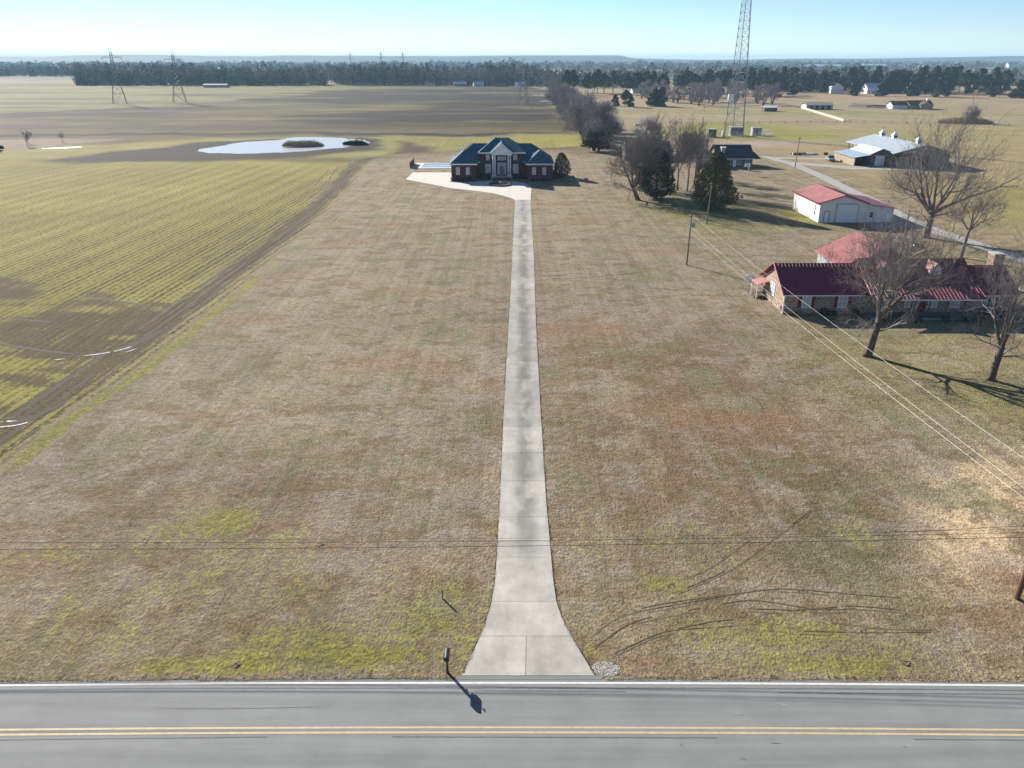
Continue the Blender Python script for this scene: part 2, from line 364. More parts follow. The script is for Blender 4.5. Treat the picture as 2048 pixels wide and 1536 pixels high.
q = np.c_[ii, ii + 1, ii + nx + 1, ii + nx].astype(np.int32); nq = len(q)
me.loops.add(4 * nq); me.loops.foreach_set('vertex_index', q.ravel()); me.polygons.add(nq)
me.polygons.foreach_set('loop_start', np.arange(0, 4 * nq, 4, dtype=np.int32)); me.polygons.foreach_set('loop_total', np.full(nq, 4, dtype=np.int32))
me.update(calc_edges=True); set_attrs(me, X, Y); me.materials.append(M_ground)
ground = bpy.data.objects.new('ground', me); C.objects.link(ground); tag(ground, kind='structure')

# ------------------------------------------------------------------ materials
asph = bpy.data.materials.new('asphalt'); g = G(asph); p = g.pos()
sx = g.n.new('ShaderNodeSeparateXYZ'); g.l.new(p, sx.inputs[0])
yy = g.math('ADD', sx.outputs[1], g.math('MULTIPLY', g.noise(p, .12, 2), .5))
lane = g.math('COSINE', g.math('MULTIPLY', g.math('SUBTRACT', yy, 29.3), 2 * math.pi / 1.62))
base = g.rng(g.noise(g.scale(p, (.06, 1.4, 1)), 1, 4, .6), .3, .7, .88, 1.12, False)
f = g.math('MULTIPLY', g.math('ADD', base, g.math('MULTIPLY', lane, -.05)), g.rng(g.noise(p, 38, 3, .7), .3, .7, .86, 1.14, False))
f = g.math('MULTIPLY', f, g.rng(g.noise(p, .5, 5, .6), .3, .7, .93, 1.07, False))
sp = g.rng(g.noise(p, .9, 4, .7), .72, .78, 1, .72)
f = g.math('MULTIPLY', f, sp)
n2 = g.n.new('ShaderNodeVectorMath'); n2.operation = 'SCALE'; n2.inputs[0].default_value = S(149, 150, 147); g.l.new(f, n2.inputs['Scale'])
g.out(n2.outputs[0], .85, .25); g.bump(g.noise(p, 45, 3, .7), .3, .02)

conc = bpy.data.materials.new('concrete'); g = G(conc); p = g.pos()
oi = g.n.new('ShaderNodeObjectInfo').outputs['Random']
nb = g.noise(p, .55, 6, .65); ns = g.noise(g.scale(p, (1.6, .35, 1)), .7, 5, .6); nf = g.noise(p, 14, 3, .6)
sx = g.n.new('ShaderNodeSeparateXYZ'); g.l.new(p, sx.inputs[0])
cx_ = g.math('SUBTRACT', sx.outputs[0], g.math('ADD', .35, g.math('MULTIPLY', sx.outputs[1], .0125)))
mid = g.rng(g.math('ABSOLUTE', cx_), 0.1, 1.3, 1, 0)
near_ = g.rng(sx.outputs[1], 36, 46, 0, 1)
st = g.math('MULTIPLY', g.math('MULTIPLY', mid, near_), g.rng(g.noise(g.scale(p, (1, .5, 1)), .35, 4, .6), .36, .58, 0, .46))
f = g.math('MULTIPLY', g.rng(nb, .3, .7, .76, 1.16, False), g.rng(ns, .3, .7, .9, 1.08, False))
f = g.math('MULTIPLY', f, g.rng(nf, .3, .7, .95, 1.05, False))
f = g.math('MULTIPLY', f, g.rng(oi, 0, 1, .88, 1.1, False))
f = g.math('MULTIPLY', f, g.math('SUBTRACT', 1, st))
f = g.math('MULTIPLY', f, g.rng(sx.outputs[1], 42, 80, 1, .82))
n2 = g.n.new('ShaderNodeVectorMath'); n2.operation = 'SCALE'; n2.inputs[0].default_value = S(203, 198, 187); g.l.new(f, n2.inputs['Scale'])
g.out(n2.outputs[0], .9, .2); g.bump(nf, .3, .01)
M_conc_new = mat('pale_concrete', S(226, 220, 208), .9, .08, .6)
M_white_line = mat('white_road_paint', S(232, 230, 222, 1.2), .7, .12, 3)
M_yellow_line = mat('yellow_road_paint', S(220, 196, 150), .7, .14, 3)
M_rut = mat('tyre_rut_soil', S(74, 62, 50), .95, .35, 2.2)
M_rut2 = mat('tyre_rut_grass', S(112, 99, 76), .95, .35, 2.2)
M_gravel = mat('grey_gravel', S(178, 174, 168), .95, .2, 1.5)
M_water = bpy.data.materials.new('water'); g = G(M_water); g.out((.34, .33, .31), .6, .08); g.bump(g.noise(g.pos(), 1.2, 3), .12, .05)
M_pond = bpy.data.materials.new('silty_sky_pale_water'); g = G(M_pond); g.out((.52, .49, .45), .25, .5); g.bump(g.noise(g.pos(), 1.2, 3), .12, .05)  # silt tone, lightened to put reflected sky into the colour
M_brick = mat('dark_red_brick', (.10, .030, .028), .85, .25, 1.5)
M_slate = mat('slate_blue_shingle', (.034, .105, .150), .9, .2, 1.2, .2)
M_white = mat('white_trim_paint', (.78, .78, .77), .6, .05, 1)
M_glass = mat('window_glass', (.05, .06, .07), .12, .15, .6, .6)
M_curt = mat('curtained_glass', (.42, .45, .45), .3, .2, 1.2, .5)
M_red = mat('red_metal_roof', (.19, .022, .045), .42, .15, .8, .5)
M_redfade = mat('faded_red_metal_roof', (.47, .195, .18), .45, .15, .6, .5)
M_stone = bpy.data.materials.new('field_stone'); g = G(M_stone)
vo = g.n.new('ShaderNodeTexVoronoi'); vo.inputs['Scale'].default_value = 3.2; g.l.new(g.scale(g.pos(), (1, 1, 1.5)), vo.inputs['Vector'])
vd = g.n.new('ShaderNodeTexVoronoi'); vd.feature = 'DISTANCE_TO_EDGE'; vd.inputs['Scale'].default_value = 3.2; g.l.new(g.scale(g.pos(), (1, 1, 1.5)), vd.inputs['Vector'])
sc_ = g.n.new('ShaderNodeSeparateColor'); g.l.new(vo.outputs['Color'], sc_.inputs[0])
cc = g.mix(sc_.outputs[0], (.13, .085, .06), (.42, .31, .24)); cc = g.mix(g.math('MULTIPLY', sc_.outputs[1], .5), cc, (.26, .12, .09))
cc = g.mix(g.rng(vd.outputs['Distance'], .02, .07), (.50, .46, .40), cc); g.out(cc, .9, .2); g.bump(g.rng(vd.outputs['Distance'], 0, .12), .6, .05)
M_brown = mat('brown_timber', (.13, .09, .065), .9, .25, 1.5)
M_tan = mat('tan_board', (.33, .27, .20), .9, .2, 1.2)
M_galv = mat('galvanised_roof', (.46, .52, .56), .55, .12, .8, .5)
M_steel = mat('galvanised_steel', (.35, .36, .37), .55, .15, 2, .5)
M_dsteel = mat('weathered_steel', (.16, .165, .17), .6, .15, 2, .4)
M_dark = mat('painted_interior_shade', (.012, .012, .014), .9, .2, 1)  # near-black colour stands in for the shade of unlit interiors
M_black = mat('black_plastic', (.02, .021, .024), .28, .1, 2, .6)
M_pole = mat('weathered_pole_wood', (.24, .20, .165), .9, .2, 3, .2, stretch=(4, 4, .4))
M_polebr = mat('treated_pole_wood', (.15, .075, .045), .9, .2, 3, .2, stretch=(4, 4, .4))
M_wire = mat('aluminium_conductor', (.26, .245, .20), .4, .05, 1, .6)
M_cable = mat('black_cable', (.02, .02, .02), .6, .05, 1)
M_bark = mat('grey_bark', (.115, .092, .076), .95, .3, 2.5, .1, stretch=(2, 2, .5))
M_barkpale = mat('pale_bark', (.20, .165, .14), .95, .3, 2.5, .1, stretch=(2, 2, .5))
M_twig = mat('bare_twigs', (.22, .195, .18), .95, .15, .8, .1, island=.35)
M_twigpale = mat('pale_grey_twigs', (.30, .27, .255), .95, .2, .3, .1, island=.35)
M_twiggrey = mat('grey_bare_twigs', (.24, .21, .19), .95, .15, .8, .1, island=.35)
M_cedar = mat('cedar_foliage', (.060, .080, .032), .8, .3, .7, .2, island=.55)
M_cedar2 = mat('yellowish_cedar_foliage', (.125, .122, .040), .8, .35, .5, .2, island=.55)
M_pine = mat('pine_foliage', (.070, .095, .045), .8, .3, .12, .2, island=.5)
M_pine2 = mat('dark_evergreen_foliage', (.058, .075, .034), .8, .3, .12, .2, island=.5)
M_holly = mat('holly_foliage', (.05, .07, .03), .6, .3, .8, .3, island=.6)
M_shrub = mat('shrub_foliage', (.034, .042, .022), .8, .3, 1, .2, island=.5)
M_brush = mat('dry_brush', (.34, .275, .18), .95, .3, .6, .1, island=.4)
M_mulch = mat('brown_mulch', (.06, .04, .03), .95, .3, 3)
M_greyw = mat('grey_siding', (.34, .34, .34), .8, .1, 1)
M_whitew = mat('white_metal_siding', (.68, .67, .64), .6, .06, .8)
M_door = mat('pale_door', (.70, .74, .78), .6, .05, 1)
M_droof = mat('dark_shingle', (.06, .062, .068), .9, .2, 1)
M_broof = mat('brown_shingle', (.10, .075, .065), .9, .2, 1)
M_pool = mat('pool_water', (.34, .43, .46), .1, .1, 1, .6)
M_redp = mat('red_paint', (.13, .013, .017), .6, .1, 1)
M_car = mat('white_car_paint', (.6, .6, .6), .3, .03, 1, .5)

# ------------------------------------------------------------------ road
def road_y(x, y0): return y0 - 0.2 * ((x + 2) / 27.0) ** 2 * (1 if x < 0 else .8)
rx = np.linspace(-160, 160, 161)
mb = MB(); 
for i in range(len(rx) - 1):
    a, b = rx[i], rx[i + 1]
    mb.add([(a, road_y(a, 23.6), .02), (b, road_y(b, 23.6), .02), (b, road_y(b, 30.78), .02), (a, road_y(a, 30.78), .02)], [(0, 1, 2, 3)])
road = tag(mb.build('road', asph), kind='structure')
def stripe(y0, y1, m, name):
    b = MB()
    for i in range(len(rx) - 1):
        a, c = rx[i], rx[i + 1]
        b.add([(a, road_y(a, y0), .024), (c, road_y(c, y0), .024), (c, road_y(c, y1), .024), (a, road_y(a, y1), .024)], [(0, 1, 2, 3)])
    return b.build(name, m, road)
stripe(30.44, 30.57, M_white_line, 'edge_line'); stripe(24.25, 24.38, M_white_line, 'edge_line')
stripe(27.56, 27.68, M_yellow_line, 'centre_line'); stripe(27.26, 27.38, M_yellow_line, 'centre_line')

# ------------------------------------------------------------------ driveway: one slab after another with open joints
def dl(y):
    return float(np.interp(y, [30.8, 32.5, 34.3, 35.7, 37, 39, 41.1, 48.5, 66.4, 88.8, 121.6, 166, 178.6], [-2.75, -2.2, -1.72, -1.42, -1.22, -1.06, -1.0, -.9, -.75, -.42, 0.02, .58, .72]))
def dr(y):
    return float(np.interp(y, [30.8, 32.5, 34.5, 35.7, 37, 39, 41.1, 48.5, 66.4, 88.8, 121.6, 166, 178.6], [4.45, 3.85, 3.2, 2.88, 2.66, 2.58, 2.56, 2.52, 2.68, 2.95, 3.58, 4.12, 4.3]))
drive = tag(thing('driveway', None, None, (0, 0, 0)), kind='structure')
cuts = [31.0, 34.0, 37.0, 41.4, 43.2, 46.2, 51.2, 55.8, 60.6, 65.4]
while cuts[-1] < 172: cuts.append(cuts[-1] + 5.6)
cuts[-1] = 178.6
for i in range(len(cuts) - 1):
    a, b = cuts[i] + .012, cuts[i + 1] - .012
    ys = np.linspace(a, b, 7)
    if i == 0:
        for s in (0, 1):
            mid = [.72 + .03 * (y - 31) for y in ys]
            L = [(dl(y), y) for y in ys] if s == 0 else [(m + .012, y) for m, y in zip(mid, ys)]
            Rr = [(m - .012, y) for m, y in zip(mid, ys)] if s == 0 else [(dr(y), y) for y in ys]
            P(drive, 'slab', conc, MB().poly(L + Rr[::-1], -.05, .035))
    else:
        P(drive, 'slab', conc, MB().poly([(dl(y), y) for y in ys][::-1] + [(dr(y), y) for y in ys], -.05, .035))
court = [(.72, 178.64), (4.3, 178.64), (4.9, 197.2), (4.4, 201.3), (3.2, 204.6), (1.2, 207.2), (-1, 208.9), (-3.2, 209.6), (-6, 208.8), (-8.6, 207.4), (-12, 206.2), (-16.4, 206.0), (-16.4, 224.9), (-28.4, 224.9), (-28.7, 211.2), (-15, 195.7), (-7.9, 190.9), (-4.6, 188), (-2.3, 184.9), (-.4, 181.6)]
P(drive, 'forecourt', M_conc_new, MB().poly(court, -.05, .04))
P(road, 'apron_patch', asph, MB().box(-2.95, 4.75, 30.74, 30.985, -.02, .027))
# crumbled gravel patch beside the apron
R = np.random.default_rng(5)
a = R.uniform(0, 6.283, 900); r = R.uniform(0, 1, 900) ** .5
cen = np.c_[5.0 + .75 * r * np.cos(a), 31.5 + .55 * r * np.sin(a), np.full(900, .015)]
tag(soup('gravel_patch', leaves(R, cen, .06, .9), mat('crushed_stone', (.50, .50, .49), .95, .15, 6, island=.2)), kind='stuff', label='scatter of broken grey stone beside the apron')

# ------------------------------------------------------------------ tyre ruts, puddles, gravel lane
def ribbon(pts, wd, z, seed, gap=.0, step=.35):
    rr = random.Random(seed); b = MB(); pp = []
    for (x0, y0), (x1, y1) in zip(pts, pts[1:]):
        n = max(1, int(math.hypot(x1 - x0, y1 - y0) / step))
        pp += [(x0 + (x1 - x0) * i / n, y0 + (y1 - y0) * i / n) for i in range(n)]
    pp.append(pts[-1]); k = len(pp)
    # smooth corners
    for _ in range(45 if k > 12 else 6): pp = [pp[0]] + [((pp[i - 1][0] + 2 * pp[i][0] + pp[i + 1][0]) / 4, (pp[i - 1][1] + 2 * pp[i][1] + pp[i + 1][1]) / 4) for i in range(1, k - 1)] + [pp[-1]]
    prev = None; on = True
    for i in range(k - 1):
        dx, dy = pp[i + 1][0] - pp[i][0], pp[i + 1][1] - pp[i][1]; L = math.hypot(dx, dy) + 1e-9; nx_, ny_ = -dy / L, dx / L
        e = min(1, i / 6, (k - 2 - i) / 6) + .12
        wl = wd * e * rr.uniform(.2, .65); wr = wd * e * rr.uniform(.2, .65)
        cur = [(pp[i][0] + nx_ * wl, pp[i][1] + ny_ * wl, z), (pp[i][0] - nx_ * wr, pp[i][1] - ny_ * wr, z)]
        if rr.random() < .06: on = rr.random() > gap
        if prev and on: b.add([prev[0], prev[1], cur[1], cur[0]], [(0, 1, 2, 3)])
        prev = cur
    return b
RUTS = [([(4.2, 33.6), (6, 35.6), (9.1, 36.6), (16.4, 38), (20.5, 37.4), (25.1, 36.9)], .16), ([(4.4, 32.8), (6.8, 35), (14.3, 37), (18.1, 35.9), (21.7, 36.2)], .18), ([(6.6, 33.6), (12, 35.1), (17.3, 35.4), (21.6, 34.5), (25.1, 34.6)], .15),
        ([(5.2, 32.2), (8.5, 34.2), (13, 34.6)], .12), ([(13.5, 36.1), (17, 35.9), (20, 36.4), (23.4, 35.9)], .14), ([(8, 36.0), (13, 37.3), (17.5, 38.3), (19.5, 37.9)], .1), ([(16, 34.2), (20, 34.0), (24.5, 34.1)], .1), ([(8.8, 38.1), (12.6, 40.1), (16.1, 43.4), (21.3, 48.5)], .2), ([(10, 37.6), (14, 40), (17.5, 43.2), (22.8, 48)], .12), ([(3.4, 109.2), (13, 111.2), (27, 116.6)], .3), ([(3.6, 111.4), (13, 113.4), (26, 118)], .26),
        ([(22, 56), (23.5, 66), (20.5, 80)], .12)]
for i, (pts, wd) in enumerate(RUTS):
    tag(ribbon(pts, wd * .7, .004 + .0008 * i, i, .55, .16).build('tyre_rut', M_rut2), kind='structure')
    tag(ribbon([(x + .12, y + .3) for x, y in pts], wd * .5, .0165 + .0008 * i, 300 + i, .75, .16).build('tyre_rut', M_rut2), kind='structure')
MUDR = [([(-43.6, 50), (-43.5, 62), (-43.1, 77), (-42.9, 92), (-42.6, 120), (-42.6, 160), (-43.2, 190), (-46, 225), (-49, 250)], .5), ([(-45.4, 50), (-45.3, 70), (-44.7, 95), (-44.3, 130), (-44.2, 165), (-45.4, 200), (-49, 235), (-52, 255)], .55),
        ([(-41.8, 56), (-41.6, 70), (-41.2, 90), (-41.1, 125), (-41.2, 165), (-42.2, 195)], .35), ([(-49, 74), (-46.6, 78), (-44.2, 79.8), (-42.6, 82.5), (-42, 88)], .8), ([(-52, 60), (-46, 60.3), (-44, 61.3), (-42.9, 63.6), (-42.3, 68)], .7),
        ([(-62, 84), (-56, 81), (-50, 79), (-47, 78.4)], .6), ([(-60, 103), (-52, 99.5), (-45, 96)], .8), ([(-58, 100.5), (-50, 97.5), (-46, 95)], .5), ([(-66, 92), (-58, 90), (-51, 88)], .5), ([(-70, 98), (-60, 95), (-54, 94)], .5),
        ([(-47.5, 110), (-47, 150), (-47.4, 190), (-52, 235)], .35), ([(-50, 120), (-49.6, 160), (-50.6, 200), (-55, 240)], .3)]
for i, (pts, wd) in enumerate(MUDR):
    tag(ribbon(pts, wd, .004 + .001 * i, 40 + i, .25).build('tyre_rut', M_rut), kind='structure')
PUD = [[(-47.2, 78.1), (-46, 78.6), (-45.1, 79.0), (-44, 79.8), (-43.2, 80.8), (-42.6, 82.4)], [(-45.9, 60.5), (-44.8, 60.7), (-43.8, 61.0), (-43.2, 61.9), (-42.9, 63.6)], [(-49.6, 76.9), (-48.4, 77.4)], [(-47.3, 66.5), (-46.9, 66.7)], [(-46, 61.6), (-44.4, 61.9)], [(-42.9, 79.2), (-42.1, 80.6)]]
for i, pts in enumerate(PUD):
    tag(ribbon(pts, .2, .020 + .001 * i, 70 + i, .6, .1).build('puddle', M_water), kind='structure')
mb = MB(); lane = [(76, 266), (84.4, 264), (87.0, 244), (86.0, 218), (83.4, 189), (82.4, 172), (80.4, 157), (80.2, 145), (81.7, 133), (83.0, 121), (84.5, 106), (86, 90)]
for (x0, y0), (x1, y1) in zip(lane, lane[1:]):
    mb.add([(x0 - 1.7, y0, .008), (x0 + 1.7, y0, .008), (x1 + 1.7, y1, .008), (x1 - 1.7, y1, .008)], [(0, 1, 2, 3)])
mb.add([(86.6, 251, .012), (104, 238.6, .012), (124, 233.8, .012), (124, 228.6, .012), (100, 232, .012), (86.9, 244, .012)], [(0, 5, 4, 3, 2, 1)])
mb.add([(69.5, 152.0, .012), (69.5, 146, .012), (79, 148, .012), (79.6, 156, .012), (76.2, 160, .012), (76.2, 152.0, .012)], [(0, 1, 2, 3, 4, 5)])
mb.add([(84, 262.4, .012), (105, 259, .012), (105, 255.5, .012), (86, 258, .012)], [(3, 2, 1, 0)])
tag(mb.build('gravel_lane', M_gravel), kind='structure')
# ponds
pond = [(-113, 283.5), (-107, 275), (-98.8, 272.8), (-87, 274.1), (-74, 277.2), (-66, 287), (-61.7, 292), (-55, 302.6), (-56.5, 313), (-60, 321), (-68.7, 328.4), (-80, 330), (-88.4, 334), (-92, 327), (-93.1, 321), (-100, 315), (-108, 308)]
def round_poly(pts, n=2):
    for _ in range(n):
        o = []
        for i in range(len(pts)):
            (x0, y0), (x1, y1) = pts[i], pts[(i + 1) % len(pts)]
            o += [(x0 * .75 + x1 * .25, y0 * .75 + y1 * .25), (x0 * .25 + x1 * .75, y0 * .25 + y1 * .75)]
        pts = o
    return pts
pr_ = np.array(round_poly(pond, 3)); jx = (fbm(pr_[:, 0], pr_[:, 1], 7, 3, 91) - .5) * 5; jy = (fbm(pr_[:, 0], pr_[:, 1], 7, 3, 92) - .5) * 6
tag(MB().sheet([(a_ + b_, c_ + d_) for a_, b_, c_, d_ in zip(pr_[:, 0], jx, pr_[:, 1], jy)], .03).build('pond', M_pond), kind='structure')
tag(MB().sheet(round_poly([(-232, 640), (-222, 642), (-215, 650), (-226, 650)]), .03).build('pond', M_pond), kind='structure')
tag(MB().sheet(round_poly([(-172, 286), (-160, 289), (-158, 296), (-168, 292)]), .03).build('puddle', M_water), kind='structure')

# worn road surface: sealed seams, stains, scuffs
M_seal = mat('tar_seal', S(120, 121, 120), .8, .15, 3); M_scuff = mat('pale_scuff', S(172, 172, 168), .9, .15, 3)
def on_road(pts): return [(x, road_y(x, y)) for x, y in pts]
for i, (pts, wd, m) in enumerate([([(-60, 30.2), (-20, 30.22), (0, 30.17), (20, 30.2), (60, 30.22)], .08, M_seal), ([(-2, 29.98), (14, 29.9), (30, 29.92)], .07, M_seal), ([(-40, 27.05), (-10, 27.1), (12, 27.04), (40, 27.08)], .05, M_seal), ([(13.4, 29.2), (14.2, 28.9)], .12, M_scuff), ([(10.8, 28.55), (11.6, 28.45)], .12, M_scuff), ([(8.0, 26.7), (8.15, 26.45)], .3, M_seal), ([(12.3, 26.75), (12.9, 26.7)], .12, M_seal), ([(10.6, 25.9), (11.0, 25.75)], .22, M_seal), ([(18.5, 26.6), (18.8, 26.5)], .2, M_seal), ([(-18, 28.9), (-14, 28.8), (-9, 28.95)], .03, M_seal), ([(-20.4, 27.46), (-20.0, 27.5)], .12, M_scuff)]):
    rb = ribbon(on_road(pts), wd, .0265, 200 + i, .1, .3 if wd < .1 else .08); rb.build('road_seam' if m is M_seal else 'road_scuff', m, road)
# grass creeping over the edges of the drive and the road
R = np.random.default_rng(17)
def fringe(x, y, hgt, wd):
    n = len(x); a = R.uniform(0, 6.283, n); h = hgt * R.uniform(.4, 1.3, n); w_ = wd * R.uniform(.5, 1.4, n); z0 = np.zeros(n)
    return np.stack([np.c_[x - np.cos(a) * w_, y - np.sin(a) * w_, z0], np.c_[x + np.cos(a) * w_, y + np.sin(a) * w_, z0], np.c_[x + R.normal(0, .7, n) * h, y + R.normal(0, .7, n) * h, h]], axis=1)
n = 9000; y = 31.2 + 90 * R.uniform(0, 1, n) ** 1.6; sd = R.uniform(0, 1, n) < .5
clump = (vnoise(y, y * 0 + sd * 50.0, .6, 7) - .45) * .16
x = np.where(sd, np.array([dl(v) for v in y]) - .05 + np.abs(R.normal(0, .03, n)) + clump, np.array([dr(v) for v in y]) + .05 - np.abs(R.normal(0, .03, n)) - clump)
xr = R.uniform(-30, 30, 9000); xr = xr[(xr < -3.1) | (xr > 4.9)]; yr = np.array([road_y(v, 30.80) for v in xr]) - np.abs(R.normal(0, .04, len(xr))) - (vnoise(xr, xr * 0, .8, 9) - .5) * .14
T = np.concatenate([fringe(x, y, .06, .03), fringe(xr, yr, .045, .035)])
M_fringe = mat('dry_edge_grass', S(196, 178, 138), .95, .4, 2.5, .1, island=.35)
tag(soup('edge_grass', T, M_fringe), kind='stuff', label='dry grass creeping over the drive and road edges')

# ------------------------------------------------------------------ brick mansion
man = thing('brick_mansion', 'dark red brick mansion with slate blue hip roofs and white columned portico', 'house', (-2.7, 214, 0))
P(man, 'wall', M_brick, MB().box(-16.1, -9.7, 208.4, 226, 0, 4.3).box(4.1, 10.8, 208.4, 226, 0, 4.3).box(-9.7, 4.1, 212.99, 225.9, 0, 4.3).box(-8.6, 3.2, 213.0, 225.8, 4.3, 6.75))
rf = P(man, 'roof', M_slate, MB().hip(-16.55, 11.25, 212.4, 226.4, 4.3, 8.6, -10.7, 5.4, 219.2, 219.2))
P(man, 'roof', M_slate, MB().hip(-16.52, -9.25, 207.95, 219, 4.32, 7.4, -12.9, -12.9, 211.9, 215.4))
P(man, 'roof', M_slate, MB().hip(3.65, 11.22, 207.95, 219, 4.32, 7.4, 7.4, 7.4, 211.9, 215.4))
P(man, 'roof', M_slate, MB().hip(-9.05, 3.65, 212.5, 226.2, 6.72, 10.1, -4.5, -1.0, 219.2, 219.2))
for b_ in ((-16.6, -9.2, 207.86, 207.945, 4.18, 4.52), (3.6, 11.3, 207.86, 207.945, 4.18, 4.52), (-16.64, -16.555, 207.86, 226.5, 4.18, 4.5), (-9.2, -8.65, 212.3, 212.39, 4.18, 4.5), (3.25, 3.6, 212.3, 212.39, 4.18, 4.5), (-9.1, -5.65, 212.4, 212.49, 6.56, 6.9), (.15, 3.7, 212.4, 212.49, 6.56, 6.9), (-9.14, -9.055, 212.4, 226.3, 6.56, 6.88)): P(man, 'fascia', M_white, MB().box(*b_))
M_sunhip = mat('painted_sunlit_hip', (.5, .52, .55), .5, .05)  # pale bars paint sunlight along the mansion's hip lines
for a_, c_ in (((-16.5, 208.0, 4.5), (-12.9, 211.9, 7.46)), ((-12.9, 214, 7.46), (-10.8, 219.0, 8.68)), ((-9.0, 212.6, 6.92), (-4.5, 219.2, 10.16)), ((7.4, 211.9, 7.46), (5.6, 213.2, 6.4))): P(man, 'sunlit_hip_line', M_sunhip, MB().bar(a_, c_, .1))
P(man, 'porch_floor', mat('porch_stone', (.34, .32, .30), .8, .1, 1), MB().box(-5.6, .1, 209.7, 212.98, 0, 1.05))
P(man, 'steps', M_brick, MB().box(-5.3, -.2, 208.9, 209.68, 0, .72).box(-5.1, -.4, 208.3, 208.88, 0, .38))
for cx in (-5.1, -4.55, -1.0, -.45):
    c = P(man, 'column', M_white, MB().cyl(cx, 210.15, 1.05, 6.5, .2, 14, .17), True)
    P(c, 'capital', M_white, MB().box(cx - .26, cx + .26, 209.89, 210.41, 6.32, 6.52)); P(c, 'base', M_white, MB().box(cx - .26, cx + .26, 209.89, 210.41, 1.05, 1.25))
P(man, 'entablature', M_white, MB().box(-5.55, .05, 209.8, 210.5, 6.52, 7.02).box(-5.55, -5.0, 210.5, 212.98, 6.52, 7.0).box(-.5, .05, 210.5, 212.98, 6.52, 7.0))
P(man, 'pediment', M_white, MB().add([(-5.4, 209.9, 7.02), (-.1, 209.9, 7.02), (-2.75, 209.9, 9.35), (-5.4, 210.1, 7.02), (-.1, 210.1, 7.02), (-2.75, 210.1, 9.35)], [(0, 1, 2), (5, 4, 3), (0, 3, 4, 1), (1, 4, 5, 2), (2, 5, 3, 0)]))
P(man, 'pediment_trim', M_white, MB().slab((-5.75, 209.6, 7.05), (-5.75, 209.85, 7.05), (-2.75, 209.85, 9.6), (-2.75, 209.6, 9.6), .22).slab((-2.75, 209.6, 9.6), (-2.75, 209.85, 9.6), (.25, 209.85, 7.05), (.25, 209.6, 7.05), .22))
P(man, 'portico_roof', M_slate, MB().slab((-5.75, 209.86, 7.08), (-5.75, 216.5, 7.08), (-2.75, 216.5, 9.63), (-2.75, 209.86, 9.63), .14).slab((-2.75, 209.86, 9.632), (-2.75, 216.5, 9.632), (.25, 216.5, 7.08), (.25, 209.86, 7.08), .14))
def window(root, x0, x1, z0, z1, y, nx=2, nz=2, glass=None, m=None, face='y', t=.09):
    """framed window on a wall facing the camera (-y) or -x"""
    m = m or M_white
    def bx(b, a0, a1, d0, d1, c0, c1): return b.box(a0, a1, y - d1, y - d0, c0, c1) if face == 'y' else b.box(y - d1, y - d0, a0, a1, c0, c1)
    f = MB(); bx(f, x0 - t, x0, .0, .07, z0 - t, z1 + t); bx(f, x1, x1 + t, .0, .07, z0 - t, z1 + t); bx(f, x0, x1, .0, .07, z1, z1 + t); bx(f, x0, x1, .0, .09, z0 - t, z0)
    for i in range(1, nx): xm = x0 + (x1 - x0) * i / nx; bx(f, xm - .03, xm + .03, .0, .06, z0, z1)
    for i in range(1, nz):
        zm = z0 + (z1 - z0) * i / nz
        for k in range(nx): a = x0 + (x1 - x0) * k / nx + (.03 if k else 0); c = x0 + (x1 - x0) * (k + 1) / nx - (.03 if k < nx - 1 else 0); bx(f, a, c, .0, .055, zm - .025, zm + .025)
    wo = P(root, 'window', m, f)
    P(wo, 'pane', glass or M_glass, bx(MB(), x0, x1, .003, .03, z0, z1)); return wo
for a, b in ((-14.75, -13.95), (-12.1, -11.35), (5.45, 6.25), (8.2, 8.95)): window(man, a, b, 1.7, 3.4, 208.4, 2, 2, M_curt, t=.1)
for a, b in ((-6.95, -6.1), (.45, 1.3)): window(man, a, b, 4.95, 6.2, 213, 2, 2, M_curt)
for a, b in ((-7.15, -5.8), (.35, 1.65)): window(man, a, b, 1.5, 3.75, 212.99, 3, 2, M_curt)
dw = window(man, -3.75, -1.75, 1.3, 5.6, 212.99, 3, 3, M_curt, t=.16); dw.name = 'entrance_window'
d = P(man, 'door', mat('glazed_door', (.20, .17, .14), .4, .3, 2), MB().box(-3.25, -2.25, 212.84, 212.9, 1.1, 3.2))
P(d, 'handle', M_steel, MB().box(-2.85, -2.8, 212.78, 212.838, 2.0, 2.2))
P(man, 'garage_trim', M_white, MB().box(-16.17, -16.1, 209, 209.15, 0, 4.2))
# planted bed
bed = thing('planting_bed', 'round brick edged planting bed in the concrete forecourt', 'flower bed', (-3.1, 201.5, .06))
for k in range(28):
    a = k * 2 * math.pi / 28; b = 2 * math.pi / 28 * .92
    pts = [(-3.1 + r * math.cos(t), 201.5 + r * 1.15 * math.sin(t)) for r, t in ((2.45, a), (2.8, a), (2.8, a + b), (2.45, a + b))]
    P(bed, 'edging_stone', mat('edging_stone', (.16, .12, .10), .9, .2, 3) if k == 0 else bpy.data.materials['edging_stone'], MB().poly(pts, .06, .42))
P(bed, 'soil', M_mulch, MB().poly([(-3.1 + 2.44 * math.cos(t * .2618), 201.5 + 2.44 * 1.15 * math.sin(t * .2618)) for t in range(24)], .06, .3))
R = np.random.default_rng(8)
def clumps(R, cs, rad, n, size, squash=1.0):
    out = []
    for (x, y, z), r in zip(cs, rad):
        d = R.normal(size=(n, 3)); d /= np.linalg.norm(d, axis=1, keepdims=True); d *= (R.uniform(.35, 1, n) ** .5)[:, None] * r; d[:, 2] *= squash
        out.append(leaves(R, d + np.array([x, y, z]), size))
    return np.concatenate(out)
P(bed, 'stone_ornament', mat('grey_cast_stone', (.3, .29, .27), .9, .1), MB().cyl(-3.1, 201.5, .3, .6, .3, 8).cyl(-3.1, 201.5, .6, .75, .45, 8, .5))
